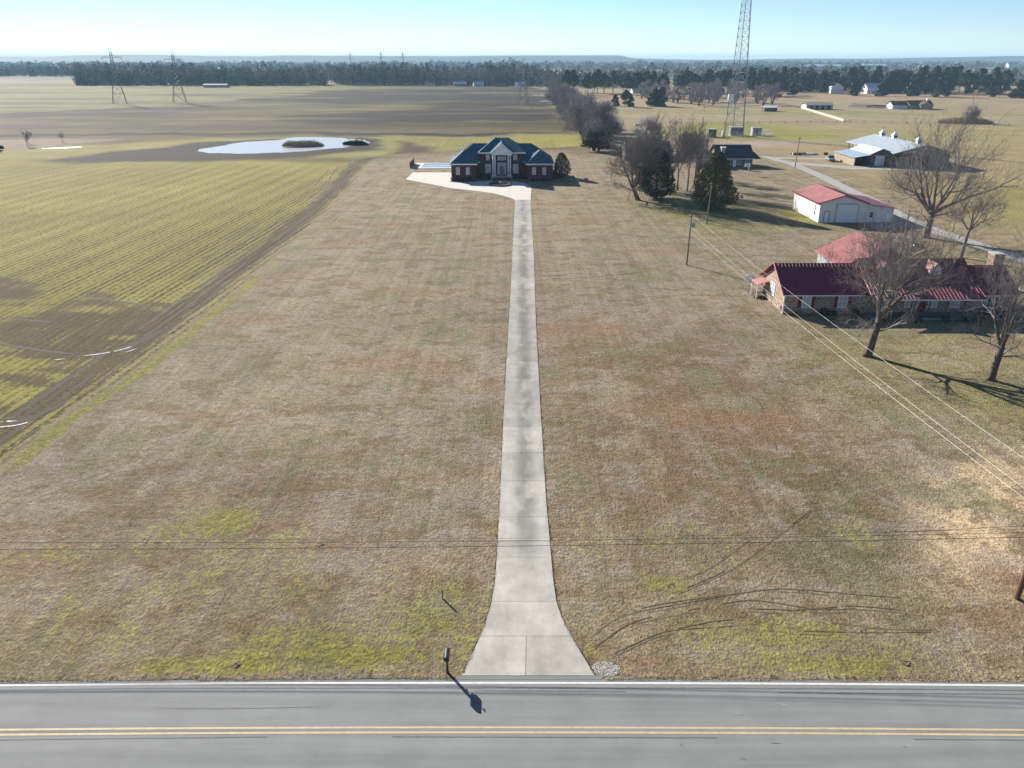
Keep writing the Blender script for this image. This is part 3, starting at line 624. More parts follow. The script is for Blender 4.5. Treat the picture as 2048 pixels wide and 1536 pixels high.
for k in range(7): soup('low_plant', clumps(R, [(1.5 * math.cos(k), 1.5 * math.sin(k), .35)], [.45], 60, .16), M_shrub, bed)
# shrubs, utility box, mailbox and posts
def shrub(name, label, x, y, rx, h, m, n=260, size=.2, group=None, seed=0):
    R = np.random.default_rng(seed + int(abs(x * 31 + y * 7)))
    o = thing(name, label, 'shrub', (x, y, 0), 0, group)
    cs = [(R.uniform(-rx, rx) * .6, R.uniform(-rx, rx) * .5, h * R.uniform(.3, .62)) for _ in range(6)]
    T = clumps(R, cs, [max(rx, h) * .5] * 6, n // 6, size); T[:, :, 2] = np.maximum(T[:, :, 2], .02)
    soup('foliage', T, m, o)
    b = MB()
    for k in range(5): b.bar((0, 0, 0), (R.uniform(-rx, rx) * .5, R.uniform(-rx, rx) * .4, h * .6), .03, 3)
    b.build('stem', M_bark, o); return o
for k, (x, y, r, h) in enumerate([(-15.6, 207.6, .5, 1.6), (-14.4, 207.7, .5, 1.1), (-13.2, 207.7, .5, 1.2), (-12.0, 207.7, .5, 1.2), (-10.8, 207.7, .5, 1.0), (-7.8, 211.8, .8, 1.6), (-6.4, 211.7, .7, 1.5), (.9, 211.7, .8, 1.5), (2.3, 211.8, .7, 1.4), (5.8, 207.7, .45, .9), (8.6, 207.7, .45, .9)]):
    nth = ('leftmost', 'second from left', 'middle', 'fourth from left', 'rightmost')
    lb = (nth[k] + ' clipped shrub under the mansion left wing windows') if k < 5 else ('dark shrub %s the mansion portico' % ('far left of', 'just left of', 'just right of', 'far right of')[k - 5]) if k < 9 else ('%s low shrub under the mansion right wing windows' % ('left', 'right')[k - 9])
    shrub('clipped_shrub', lb, x, y, r, h, M_shrub, 240, .16, 'shrubs along the mansion front')
o = thing('utility_box', 'small dark green utility box on the mansion lawn', 'utility box', (19.6, 206.6, 0)); P(o, 'cabinet', M_dsteel, MB().box(19.1, 20.1, 206.2, 207, 0, .9)); P(o, 'lid', M_steel, MB().box(19.05, 20.15, 206.15, 207.05, .9, .98))
o = thing('swimming_pool', 'blue swimming pool with pale deck beside the mansion', 'pool', (-23, 239, 0))
P(o, 'deck', M_conc_new, MB().box(-30, -17, 233.5, 246, -.05, .1)); P(o, 'water', M_pool, MB().box(-27, -18, 236.5, 243.5, .1, .115)); P(o, 'coping', M_white, MB().box(-27.3, -27, 236.2, 243.8, .1, .22).box(-27, -17.6, 243.5, 243.8, .1, .22).box(-27, -17.6, 236.2, 236.5, .1, .22))
o = thing('garden_screen', 'short red brown panel screen at the pool corner', 'screen', (-30.3, 238, 0))
for k in range(4): P(o, 'panel', M_brown, MB().box(-30.36, -30.24, 234 + k * 2.5, 236.42 + k * 2.5, .05, 1.7))
for k in range(5): P(o, 'post', M_brown, MB().box(-30.4, -30.2, 233.85 + k * 2.5, 234 + k * 2.5, 0, 1.8))

def mailbox():
    o = thing('mailbox', 'black curved top mailbox on a wooden post at the road edge', 'mailbox', (-3.42, 31.25, 0))
    P(o, 'post', M_black, MB().box(-3.48, -3.36, 31.2, 31.32, 0, 1.0)); P(o, 'bracket', M_polebr, MB().box(-3.46, -3.38, 30.98, 31.62, 1.0, 1.06).box(-3.445, -3.395, 31.32, 31.5, .78, .84))
    pr = [(-.135, 0), (.135, 0)] + [(.135 * math.cos(a), .16 + .135 * math.sin(a)) for a in np.linspace(0, math.pi, 9)]
    n = len(pr); b = MB(); b.add([(-3.42 + x, 30.95, 1.065 + z) for x, z in pr] + [(-3.42 + x, 31.63, 1.065 + z) for x, z in pr], [tuple(range(n)), tuple(range(n, 2 * n))[::-1]] + [(i, n + i, n + (i + 1) % n, (i + 1) % n) for i in range(n)])
    bx_ = P(o, 'box', M_black, b)
    b = MB(); b.add([(-3.42 + x * 1.05, 30.915, 1.06 + z * 1.03) for x, z in pr] + [(-3.42 + x * 1.05, 30.945, 1.06 + z * 1.03) for x, z in pr], [tuple(range(n)), tuple(range(n, 2 * n))[::-1]] + [(i, n + i, n + (i + 1) % n, (i + 1) % n) for i in range(n)])
    dd = P(bx_, 'door', M_black, b); P(bx_, 'flag', M_redp, MB().box(-3.265, -3.25, 31.1, 31.13, 1.15, 1.42).box(-3.265, -3.25, 31.13, 31.25, 1.34, 1.42)); return o
mailbox()
o = thing('marker_post', 'short weathered marker post standing in the lawn by the driveway', 'post', (-4.2, 37.3, 0)); P(o, 'stake', M_pole, MB().box(-4.24, -4.16, 37.26, 37.34, 0, .62)); P(o, 'cap', M_dsteel, MB().box(-4.25, -4.15, 37.25, 37.35, .62, .66))
R = np.random.default_rng(77)
for k, (x, y, m, r, lb) in enumerate([(-12.9, 42.9, M_tan, .22, 'pale stone lying in the grass under the roadside wires'), (-14.8, 31.75, mat('orange_clay', (.27, .165, .11), .95, .2, 3), .2, 'orange clay mound at the verge left of the mailbox'), (21.3, 31.9, bpy.data.materials['orange_clay'], .2, 'orange clay mound at the verge near the right pole')]):
    T = clumps(R, [(0, 0, .03)], [r], 90, r * .45, .5); T[:, :, 2] = np.maximum(T[:, :, 2], .003)
    T[:, :, :2] *= 1.2; T[:, :, 2] *= .35
    o = soup('soil_mound' if k else 'stone', T, m); o.location = (x, y, 0); tag(o, lb, 'soil' if k else 'stone')

# ------------------------------------------------------------------ metal roofed workshop
ws = thing('metal_workshop', 'white metal workshop with faded red roof and lean-to garage', 'workshop', (67, 160, 0))
b = MB(); x0, x1, xm = 60.9, 70.1, 65.5
b.add([(x0, 152.3, 0), (x1, 152.3, 0), (x1, 152.3, 3.8), (xm, 152.3, 5.2), (x0, 152.3, 3.8), (x0, 167.2, 0), (x1, 167.2, 0), (x1, 167.2, 3.8), (xm, 167.2, 5.2), (x0, 167.2, 3.8)], [(0, 1, 2, 3, 4), (9, 8, 7, 6, 5), (0, 4, 9, 5), (1, 6, 7, 2), (2, 7, 8, 3), (3, 8, 9, 4)])
P(ws, 'wall', M_whitew, b)
P(ws, 'lean_to', M_whitew, MB().add([(70.1, 152.5, 0), (75.7, 152.5, 0), (75.7, 152.5, 2.75), (70.1, 152.5, 3.6), (70.1, 166, 0), (75.7, 166, 0), (75.7, 166, 2.75), (70.1, 166, 3.6)], [(0, 1, 2, 3), (7, 6, 5, 4), (1, 5, 6, 2), (3, 2, 6, 7)]))
r1 = P(ws, 'roof', M_redfade, MB().slab((60.5, 152.0, 3.82), (65.5, 152.0, 5.36), (65.5, 167.5, 5.36), (60.5, 167.5, 3.82), .12).slab((65.5, 152.0, 5.362), (70.5, 152.0, 3.82), (70.5, 167.5, 3.82), (65.5, 167.5, 5.362), .12))
b = MB()
for k in range(17): y = 152.4 + k * .93; b.bar((60.5, y, 3.86), (65.48, y, 5.39), .025); b.bar((65.52, y, 5.39), (70.5, y, 3.86), .025)
P(r1, 'roof_ribs', M_redfade, b)
P(ws, 'lean_to_roof', M_red, MB().slab((70.2, 152.1, 3.72), (76.1, 152.1, 2.82), (76.1, 166.3, 2.82), (70.2, 166.3, 3.72), .1))
P(ws, 'rake_trim', M_red, MB().slab((60.45, 151.93, 3.86), (65.5, 151.93, 5.41), (65.5, 151.99, 5.41), (60.45, 151.99, 3.86), .2).slab((65.5, 151.93, 5.412), (70.5, 151.93, 3.86), (70.5, 151.99, 3.86), (65.5, 151.99, 5.412), .2).box(60.42, 60.49, 152, 167.5, 3.66, 3.86))
gd = P(ws, 'garage_door', M_door, MB().box(64.3, 68.4, 152.22, 152.295, .05, 3.55))
for k in range(5): P(gd, 'door_panel', M_door, MB().box(64.36, 68.34, 152.19, 152.218, .1 + k * .69, .1 + k * .69 + .66))
P(ws, 'door_surround', M_steel, MB().box(64.15, 64.29, 152.2, 152.297, 0, 3.7).box(68.41, 68.55, 152.2, 152.297, 0, 3.7).box(64.29, 68.41, 152.2, 152.297, 3.56, 3.7))
gd = P(ws, 'garage_door', M_door, MB().box(72.2, 75.2, 152.42, 152.495, .05, 2.3))
for k in range(4): P(gd, 'door_panel', M_door, MB().box(72.25, 75.15, 152.39, 152.418, .08 + k * .555, .08 + k * .555 + .53))
dd = P(ws, 'door', M_door, MB().box(61.95, 62.85, 152.22, 152.297, .05, 2.1)); P(dd, 'handle', M_dsteel, MB().box(62.7, 62.76, 152.16, 152.218, 1.0, 1.06))
P(ws, 'door_frame', M_dsteel, MB().box(61.85, 61.94, 152.2, 152.297, 0, 2.2).box(62.86, 62.95, 152.2, 152.297, 0, 2.2).box(61.94, 62.86, 152.2, 152.297, 2.11, 2.2))
window(ws, 71.0, 71.7, 1.0, 2.0, 152.5, 1, 2)
P(ws, 'meter_box', M_dsteel, MB().box(60.78, 60.895, 154.4, 154.8, 1.2, 1.7).box(60.82, 60.89, 154.55, 154.62, 1.7, 3.6))

# ------------------------------------------------------------------ stone house with red metal roof
rh = thing('stone_house', 'low field stone house with dark red ribbed metal roof and dormers', 'house', (48, 98, 0))
def gable_y(b, x0, x1, y0, y1, ze, zr):
    """walls of a gabled block with its ridge along x"""
    ym = (y0 + y1) / 2
    return b.add([(x0, y0, 0), (x0, y1, 0), (x0, y1, ze), (x0, ym, zr), (x0, y0, ze), (x1, y0, 0), (x1, y1, 0), (x1, y1, ze), (x1, ym, zr), (x1, y0, ze)], [(0, 4, 3, 2, 1), (5, 6, 7, 8, 9), (0, 5, 9, 4), (1, 2, 7, 6), (4, 9, 8, 3), (2, 3, 8, 7)])
b = MB(); gable_y(b, 34.6, 45.2, 93.2, 102.0, 2.75, 5.25); gable_y(b, 45.2, 58.6, 93.22, 102.2, 3.0, 5.8); gable_y(b, 58.6, 63.6, 93.24, 101.8, 2.7, 4.9)
P(rh, 'wall', M_stone, b)
b = MB(); xm = 53.0
b.add([(47.6, 106.5, 0), (58.4, 106.5, 0), (58.4, 106.5, 2.7), (xm, 106.5, 5.35), (47.6, 106.5, 2.7), (47.6, 117, 0), (58.4, 117, 0), (58.4, 117, 2.7), (xm, 117, 5.35), (47.6, 117, 2.7)], [(0, 1, 2, 3, 4), (9, 8, 7, 6, 5), (0, 4, 9, 5), (1, 6, 7, 2), (2, 7, 8, 3), (3, 8, 9, 4)]); b.box(50, 56, 102.95, 106.48, 0, 2.6)
P(rh, 'garage_wing', M_greyw, b)
def ribbed(root, name, m, a, b_, c, d, n, t=.1, rr=.03):
    """metal roof plane: a-b along the eave, d-c along the ridge; ribs run up the slope"""
    ro = P(root, name, m, MB().slab(a, b_, c, d, t)); rb = MB(); A, B, C_, D = map(Vector, (a, b_, c, d)); up = (B - A).cross(D - A).normalized() * .02
    for k in range(n + 1): s = k / n; rb.bar(tuple(A.lerp(B, s) + up), tuple(A.lerp(B, s).lerp(D.lerp(C_, s), .985) + up * .9), rr, 4)
    P(ro, 'roof_ribs', m, rb); return ro
ribbed(rh, 'roof', M_red, (34.15, 92.7, 2.68), (45.25, 92.7, 2.68), (45.25, 97.6, 5.52), (34.15, 97.6, 5.52), 24)
ribbed(rh, 'roof', M_red, (45.25, 102.5, 2.68), (34.15, 102.5, 2.68), (34.15, 97.6, 5.522), (45.25, 97.6, 5.522), 24)
ribbed(rh, 'roof', M_red, (45.0, 94.6, 4.02), (58.9, 94.6, 4.02), (58.9, 97.8, 6.1), (45.0, 97.8, 6.1), 30)
ribbed(rh, 'roof', M_red, (58.9, 102.6, 3.0), (45.0, 102.6, 3.0), (45.0, 97.8, 6.102), (58.9, 97.8, 6.102), 30)
ribbed(rh, 'porch_roof', M_red, (44.6, 90.6, 2.72), (58.6, 90.6, 2.72), (58.9, 94.58, 3.99), (45.0, 94.58, 3.99), 30)
ribbed(rh, 'roof', M_red, (58.95, 92.7, 2.66), (64.0, 92.7, 2.66), (64.0, 97.4, 5.3), (58.95, 97.4, 5.3), 11)
ribbed(rh, 'roof', M_red, (64.0, 102.2, 2.66), (58.95, 102.2, 2.66), (58.95, 97.4, 5.302), (64.0, 97.4, 5.302), 11)
ribbed(rh, 'garage_roof', M_redfade, (47.1, 117.4, 2.6), (47.1, 106.1, 2.6), (53, 106.1, 5.5), (53, 117.4, 5.5), 26)
ribbed(rh, 'garage_roof', M_red, (58.9, 106.1, 2.6), (58.9, 117.4, 2.6), (53, 117.4, 5.502), (53, 106.1, 5.502), 26)
ribbed(rh, 'link_roof', M_redfade, (49.4, 106.05, 2.62), (49.4, 102.2, 2.62), (53, 102.2, 3.9), (53, 106.05, 3.9), 8)
M_rake = mat('bright_red_trim', (.42, .07, .07), .45, .1)
for (x, ya, za, yb, zb) in ((34.12, 92.66, 2.66, 97.6, 5.54), (34.12, 102.54, 2.66, 97.6, 5.54), (44.97, 94.6, 4.04, 97.8, 6.12), (64.04, 92.66, 2.66, 97.4, 5.34)): P(rh, 'rake_trim', M_rake, MB().bar((x, ya, za), (x, yb, zb), .075))
P(rh, 'rake_trim', M_rake, MB().bar((44.58, 90.6, 2.74), (44.97, 94.6, 4.02), .075))
for b_ in ((34.2, 44.55, 92.62, 92.69, 2.5, 2.62), (44.6, 58.6, 90.5, 90.58, 2.55, 2.68), (59, 64, 92.62, 92.69, 2.5, 2.6), (34.42, 34.52, 93.05, 93.15, 0, 2.5)): P(rh, 'gutter', M_white, MB().box(*b_))
for k in range(7): P(rh, 'porch_post', M_brown, MB().box(45.2 + k * 2.2, 45.32 + k * 2.2, 90.9, 91.02, 0, 2.62))
P(rh, 'porch_floor', mat('porch_slab', (.22, .21, .2), .9, .1), MB().box(45, 58.6, 90.7, 93.19, 0, .25))
for x in (47.9, 54.2):
    dm = P(rh, 'dormer', M_white, MB().box(x - .75, x + .75, 95.4, 98, 4.2, 5.35).add([(x - .75, 95.4, 5.35), (x + .75, 95.4, 5.35), (x, 95.4, 5.95), (x - .75, 98, 5.35), (x + .75, 98, 5.35), (x, 98, 5.95)], [(0, 1, 2), (5, 4, 3), (0, 2, 5, 3), (1, 4, 5, 2)]))
    P(dm, 'dormer_roof', M_redfade, MB().slab((x - .95, 95.1, 5.28), (x, 95.1, 6.04), (x, 98.2, 6.04), (x - .95, 98.2, 5.28), .08).slab((x, 95.1, 6.042), (x + .95, 95.1, 5.28), (x + .95, 98.2, 5.28), (x, 98.2, 6.042), .08))
    P(dm, 'dormer_window', M_curt, MB().box(x - .4, x + .4, 95.34, 95.397, 4.35, 5.1)); P(dm, 'window_bars', M_white, MB().box(x - .03, x + .03, 95.31, 95.337, 4.35, 5.1))
for x in (37.4, 42.0):
    window(rh, x - .5, x + .5, .9, 2.45, 93.2, 2, 2, M_curt)
    for s in (-1, 1): P(rh, 'shutter', M_redp, MB().box(x + s * .85 - .2, x + s * .85 + .2, 93.13, 93.195, .85, 2.5))
for x in (47.5, 50.5, 53.5, 56.3): window(rh, x - .5, x + .5, .9, 2.3, 93.22, 2, 2, M_curt)
window(rh, 60.4, 61.8, .9, 2.2, 93.24, 3, 2, M_glass)
P(rh, 'front_door', M_redp, MB().box(51.6, 52.6, 93.14, 93.215, .27, 2.35))
window(rh, 97.2, 98.8, 1.2, 2.7, 34.6, 2, 3, M_curt, face='x')
window(rh, 52.3, 53.7, 3.3, 4.3, 106.5, 2, 1)
P(rh, 'gable_louvre', M_redp, MB().box(34.54, 34.597, 93.7, 94.3, .2, .8))
aw = P(rh, 'awning', M_redfade, MB().slab((33.0, 99.6, 2.05), (34.58, 99.6, 2.5), (34.58, 102.2, 2.5), (33.0, 102.2, 2.05), .07)); P(aw, 'awning_post', M_white, MB().box(33.05, 33.13, 99.7, 99.78, 0, 2.0).box(33.05, 33.13, 102.02, 102.1, 0, 2.0))
P(rh, 'side_steps', M_brown, MB().box(33.3, 34.55, 99.9, 101.9, 0, .45).box(32.9, 33.28, 100.2, 101.6, 0, .22))
ch = P(rh, 'chimney', M_stone, MB().box(62.6, 63.9, 97.4, 98.8, 3.0, 6.6)); P(ch, 'chimney_cap', mat('chimney_cap_stone', (.4, .38, .35), .9, .1), MB().box(62.5, 64.0, 97.3, 98.9, 6.6, 6.75))
for k, x in enumerate((36.0, 39.6, 40.6, 43.4, 46.5, 48.4, 50.2, 54, 56, 57.6, 60, 62)):
    shrub('foundation_shrub', ('pale dry', 'second', 'third', 'fourth', 'fifth', 'sixth', 'seventh', 'eighth', 'ninth', 'tenth', 'eleventh', 'last')[k] + ' shrub from the left along the stone house front', x, 92.4 if x < 45 or x > 58.6 else 90.0, .6, 1.1 if k % 2 else .8, M_shrub if k else M_brush, 200, .14, 'shrubs along the stone house front', k)
o = thing('satellite_dish', 'white satellite dish on a pole beside the stone house gable', 'satellite dish', (33.0, 103, 0)); P(o, 'pole', M_steel, MB().cyl(33, 103, 0, 1.5, .05, 8))
b = MB(); prof = [(.05, 0), (.4, .06), (.8, .2)]
rings = [[Vector((r * math.cos(a * .5236), r * math.sin(a * .5236), z)) for a in range(12)] for r, z in prof]
Mx = Matrix.Translation((33, 103, 1.75)) @ Matrix.Rotation(math.radians(-65), 4, 'X') @ Matrix.Rotation(math.radians(20), 4, 'Y')
vv = [tuple(Mx @ q_) for rg in rings for q_ in rg] + [tuple(Mx @ (q_ - Vector((0, 0, .03)))) for rg in rings for q_ in rg]
ff = []
for k in (0, 36):
    ff.append(tuple(range(k, k + 12)))
    for i in range(2):
        for j in range(12): ff.append((k + i * 12 + j, k + i * 12 + (j + 1) % 12, k + (i + 1) * 12 + (j + 1) % 12, k + (i + 1) * 12 + j))
for j in range(12): ff.append((24 + j, 24 + (j + 1) % 12, 60 + (j + 1) % 12, 60 + j))
P(o, 'reflector', M_white, MB().add(vv, ff))
o = thing('air_conditioner', 'grey air conditioner unit on a pad right of the stone house', 'air conditioner', (70.3, 104, 0)); P(o, 'pad', M_conc_new, MB().box(69.2, 71.8, 103.2, 104.8, 0, .1)); P(o, 'cabinet', M_galv, MB().box(69.7, 70.7, 103.5, 104.5, .1, 1.0)); P(o, 'fan_guard', M_dsteel, MB().cyl(70.2, 104, 1.0, 1.05, .4, 12))
o = thing('fire_pit', 'black tyre ring fire pit lying on the grass by the big tree', 'fire pit', (70.4, 131.2, 0))
b = MB(); b.tube([(70.4 + .62 * math.cos(a), 131.2 + .62 * math.sin(a), .2) for a in np.linspace(0, 2 * math.pi, 17)], .2, 8); P(o, 'ring', M_black, b); P(o, 'ash', M_mulch, MB().cyl(70.4, 131.2, .0, .12, .5, 12))

# ------------------------------------------------------------------ barns
bn = thing('equipment_barn', 'low brown barn with pale blue lean-to roof and white sliding door', 'barn', (112.5, 247, 0))
b = MB(); b.add([(108.9, 240, 0), (116.2, 240, 0), (116.2, 240, 3.5), (112.2, 240, 4.9), (108.9, 240, 3.3), (108.9, 255, 0), (116.2, 255, 0), (116.2, 255, 3.5), (112.2, 255, 4.9), (108.9, 255, 3.3)], [(0, 1, 2, 3, 4), (9, 8, 7, 6, 5), (0, 4, 9, 5), (1, 6, 7, 2), (2, 7, 8, 3), (3, 8, 9, 4)])
P(bn, 'wall', M_brown, b); P(bn, 'lean_to_wall', M_tan, MB().box(104.2, 104.4, 240, 256, 0, 2.4).box(104.4, 108.8, 255.8, 256, 0, 2.6)); P(bn, 'lean_to_post', M_brown, MB().box(108.2, 108.4, 240, 240.2, 0, 2.9))
P(bn, 'lean_to_painted_shade', M_dark, MB().box(104.45, 108.85, 240.3, 255.7, .0, .03))  # near-black sheet paints the shade under the lean-to roof
P(bn, 'roof', M_galv, MB().slab((108.6, 239.6, 3.36), (112.2, 239.6, 5.05), (112.2, 255.4, 5.05), (108.6, 255.4, 3.36), .1).slab((112.2, 239.6, 5.052), (116.5, 239.6, 3.5), (116.5, 255.4, 3.5), (112.2, 255.4, 5.052), .1))
P(bn, 'lean_to_roof', mat('blue_grey_metal_roof', (.30, .40, .46), .5, .1, 1, .5), MB().slab((103.8, 239.5, 2.45), (108.6, 239.5, 3.2), (108.6, 256.2, 3.2), (103.8, 256.2, 2.45), .1).slab((116.3, 239.7, 3.35), (121.5, 239.7, 2.6), (121.5, 254, 2.6), (116.3, 254, 3.35), .1))
P(bn, 'right_lean_to_wall', M_tan, MB().box(116.25, 121.2, 240.3, 253.8, 0, 2.5))
P(bn, 'sliding_door', mat('pale_blue_door', (.50, .60, .64), .6, .05), MB().box(110.4, 113.2, 239.9, 239.99, .05, 2.9)); P(bn, 'door_rail', M_steel, MB().box(109.8, 113.8, 239.88, 239.985, 2.92, 3.02))
b2 = thing('horse_barn', 'long barn with pale galvanised roof and three ridge cupolas', 'barn', (123.3, 254, 0))
b = MB(); xm = 123.3; b.add([(115.5, 236.5, 0), (131, 236.5, 0), (131, 236.5, 3.9), (xm, 236.5, 6.2), (115.5, 236.5, 3.9), (115.5, 271, 0), (131, 271, 0), (131, 271, 3.9), (xm, 271, 6.2), (115.5, 271, 3.9)], [(0, 1, 2, 3, 4), (9, 8, 7, 6, 5), (0, 4, 9, 5), (1, 6, 7, 2), (2, 7, 8, 3), (3, 8, 9, 4)])
b.v = [(x if x > 115.6 else 121.55 if y < 256 else 115.5, y, z) if z < 3.95 else (x if x > 115.6 else 121.55 if y < 256 else 115.5, y, z if x > 115.6 else z) for x, y, z in b.v]
P(b2, 'wall', M_tan, MB().box(121.6, 131, 236.5, 271, 0, 3.9).box(116.6, 121.6, 256.5, 271, 0, 3.9).add([(116, 236.4, 4.0), (131, 236.4, 4.0), (xm, 236.4, 6.3), (116, 236.6, 4.0), (131, 236.6, 4.0), (xm, 236.6, 6.3)], [(0, 1, 2), (5, 4, 3), (0, 3, 4, 1), (1, 4, 5, 2), (2, 5, 3, 0)]))
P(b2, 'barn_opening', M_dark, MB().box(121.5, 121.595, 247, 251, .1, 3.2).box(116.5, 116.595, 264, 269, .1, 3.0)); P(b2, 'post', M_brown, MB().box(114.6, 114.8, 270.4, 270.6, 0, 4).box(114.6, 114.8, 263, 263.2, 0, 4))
ro = P(b2, 'roof', M_galv, MB().slab((114.0, 236, 4.02), (xm, 236, 6.5), (xm, 272, 6.5), (114.0, 272, 4.02), .12).slab((xm, 236, 6.502), (132.6, 236, 4.02), (132.6, 272, 4.02), (xm, 272, 6.502), .12))
b = MB()
for k in range(37): b.bar((114.0, 236.2 + k * .99, 4.05), (xm, 236.2 + k * .99, 6.53), .025)
P(ro, 'roof_ribs', M_galv, b); P(b2, 'gable_door', M_brown, MB().box(121.8, 124.8, 236.3, 236.395, .05, 3.4))
for y in (266, 257.3, 241.4):
    c = P(b2, 'cupola', M_white, MB().box(xm - .65, xm + .65, y - .65, y + .65, 6.2, 7.3)); P(c, 'cupola_roof', M_white, MB().add([(xm - .95, y - .95, 7.3), (xm + .95, y - .95, 7.3), (xm + .95, y + .95, 7.3), (xm - .95, y + .95, 7.3), (xm, y, 8.5)], [(3, 2, 1, 0), (0, 1, 4), (1, 2, 4), (2, 3, 4), (3, 0, 4)])); P(c, 'weathervane', M_dsteel, MB().bar((xm, y, 8.4), (xm, y, 9.2), .05).box(xm - .4, xm + .4, y - .03, y + .03, 8.9, 8.98)); P(c, 'louvre', M_dark, MB().box(xm - .5, xm + .5, y - .7, y - .653, 6.7, 7.2))
def vehicle(name, label, x, y, rz, m, L=4.6, W=1.85, H=1.7, bed=False):
    o = thing(name, label, 'truck' if bed else 'car', (x, y, 0), rz)
    pr = [(-L / 2, .5), (-L / 2, .95), (-L * .28, 1.02), (-L * .12, H), (L * .12 if bed else L * .38, H), (L * .2 if bed else L * .47, 1.02), (L / 2, 1.0), (L / 2, .5)]
    n = len(pr); b = MB(); k = .86
    b.add([(px, -W / 2 * (k if pz > 1.3 else 1), pz) for px, pz in pr] + [(px, W / 2 * (k if pz > 1.3 else 1), pz) for px, pz in pr], [tuple(range(n)), tuple(range(n, 2 * n))[::-1]] + [(i, n + i, n + (i + 1) % n, (i + 1) % n) for i in range(n)])
    P(o, 'body', m, b, world=False)
    b = MB(); xr = L * .1 if bed else L * .36
    for s in (-1, 1): b.add([(-L * .2, s * (W / 2 + .004), 1.08), (xr, s * (W / 2 + .004), 1.08), (xr - .1, s * (W / 2 * .9), H - .12), (-L * .11, s * (W / 2 * .9), H - .12)], [(0, 1, 2, 3)])
    P(o, 'side_window', M_glass, b, world=False)
    P(o, 'windscreen', M_glass, MB().add([(-L * .282 + .02, -W * .4, 1.06), (-L * .282 + .02, W * .4, 1.06), (-L * .13, W * .38, H - .06), (-L * .13, -W * .38, H - .06)], [(0, 1, 2, 3)]), world=False)
    for sx_ in (-.31, .31):
        for sy in (-1, 1):
            wv_ = P(o, 'wheel', M_black, MB().tube([(sx_ * L, sy * (W / 2 - .2), .34), (sx_ * L, sy * (W / 2 + .01), .34)], .34, 12), world=False); P(wv_, 'rim', M_steel, MB().tube([(sx_ * L, sy * (W / 2 + .012), .34), (sx_ * L, sy * (W / 2 + .03), .34)], .2, 10), world=False)
    return o
vehicle('pickup_truck', 'pale blue grey pickup parked at the corner of the equipment barn', 101.6, 252, 1.4, mat('grey_blue_paint', (.26, .32, .36), .3, .05), 5.2, 1.9, 1.8, True)
vehicle('parked_car', 'white car parked behind the bare trees beside the dark roofed house', 57.4, 268, .1, M_car)
R = np.random.default_rng(3)
o = thing('junk_pile', 'row of pale scrap and stacked lumber left of the horse barn', 'scrap pile', (101, 269, 0))
for k in range(16):
    x = R.uniform(-6, 6); y = R.uniform(-1, 1.2); h = R.uniform(.25, .8); l = R.uniform(.4, 1.3); b = MB().box(x - l, x + l, y - .25, y + .3, 0, h); b.v = [(vx + R.normal() * .08, vy + R.normal() * .08, max(0, vz + R.normal() * .06)) for vx, vy, vz in b.v]
    P(o, 'scrap_piece', [M_white, M_brown, M_galv, M_redp][k % 4], b, world=False)

# ------------------------------------------------------------------ dark roofed houses, hoop
h2 = thing('ranch_house', 'house with dark shingle roof and chimney below the lattice tower', 'house', (64, 240, 0))
P(h2, 'wall', mat('brown_grey_brick', (.16, .125, .11), .9, .2, 1.5), gable_y(MB(), 61.5, 72, 236.2, 246.8, 2.7, 5.7).box(55, 61.5, 234.6, 244, 0, 2.55))
P(h2, 'roof', M_droof, MB().slab((61, 235.5, 2.6), (72.5, 235.5, 2.6), (72.5, 241.5, 6.05), (61, 241.5, 6.05), .15).slab((72.5, 247.5, 2.6), (61, 247.5, 2.6), (61, 241.5, 6.052), (72.5, 241.5, 6.052), .15))
P(h2, 'roof', M_droof, MB().hip(54.4, 62.5, 234, 244.6, 2.56, 5.0, 58.2, 58.2, 237.8, 241)); P(h2, 'roof', M_droof, MB().hip(72.52, 74.2, 235.4, 245, 2.5, 4.2, 72.9, 72.9, 238, 242))
P(h2, 'gutter', M_white, MB().box(62.6, 72.5, 235.4, 235.48, 2.42, 2.6).box(54.4, 62.5, 233.9, 233.98, 2.42, 2.6)); c = P(h2, 'chimney', M_greyw, MB().box(62.6, 63.7, 236.8, 237.8, 2.8, 5.6)); P(c, 'chimney_cap', M_white, MB().box(62.4, 63.9, 236.6, 238, 5.6, 5.75))
for x in (56.3, 58.6): window(h2, x - .5, x + .5, .9, 2.1, 234.6, 2, 2)
for x in (65, 68, 70.6): window(h2, x - .5, x + .5, .9, 2.1, 236.2, 2, 2)
P(h2, 'door', M_white, MB().box(66.2, 67.1, 236.1, 236.19, .1, 2.2))
h1 = thing('ranch_house', 'long grey roofed house half hidden behind the bare trees', 'house', (44, 258, 0))
P(h1, 'wall', bpy.data.materials['brown_grey_brick'], gable_y(MB(), 36.5, 51, 252.5, 263, 2.7, 5.4)); P(h1, 'roof', M_droof, MB().hip(36, 51.6, 251.8, 263.6, 2.72, 5.9, 39, 49, 257.7, 257.7))
for x in (39, 42, 46, 49): window(h1, x - .5, x + .5, .9, 2.1, 252.5, 2, 2)
o = thing('basketball_hoop', 'white basketball backboard on a pole in front of the dark roofed house', 'basketball hoop', (66.2, 219.8, 0))
P(o, 'pole', M_white, MB().cyl(66.2, 219.8, 0, 2.6, .07, 8)); bb = P(o, 'backboard', M_white, MB().box(64.9, 66.5, 219.5, 219.56, 2.2, 3.15)); P(bb, 'target_square', M_redp, MB().box(65.45, 65.5, 219.47, 219.497, 2.35, 2.8).box(65.9, 65.95, 219.47, 219.497, 2.35, 2.8).box(65.5, 65.9, 219.47, 219.497, 2.75, 2.8)); P(o, 'arm', M_steel, MB().bar((66.2, 219.8, 2.5), (65.9, 219.57, 2.8), .04))
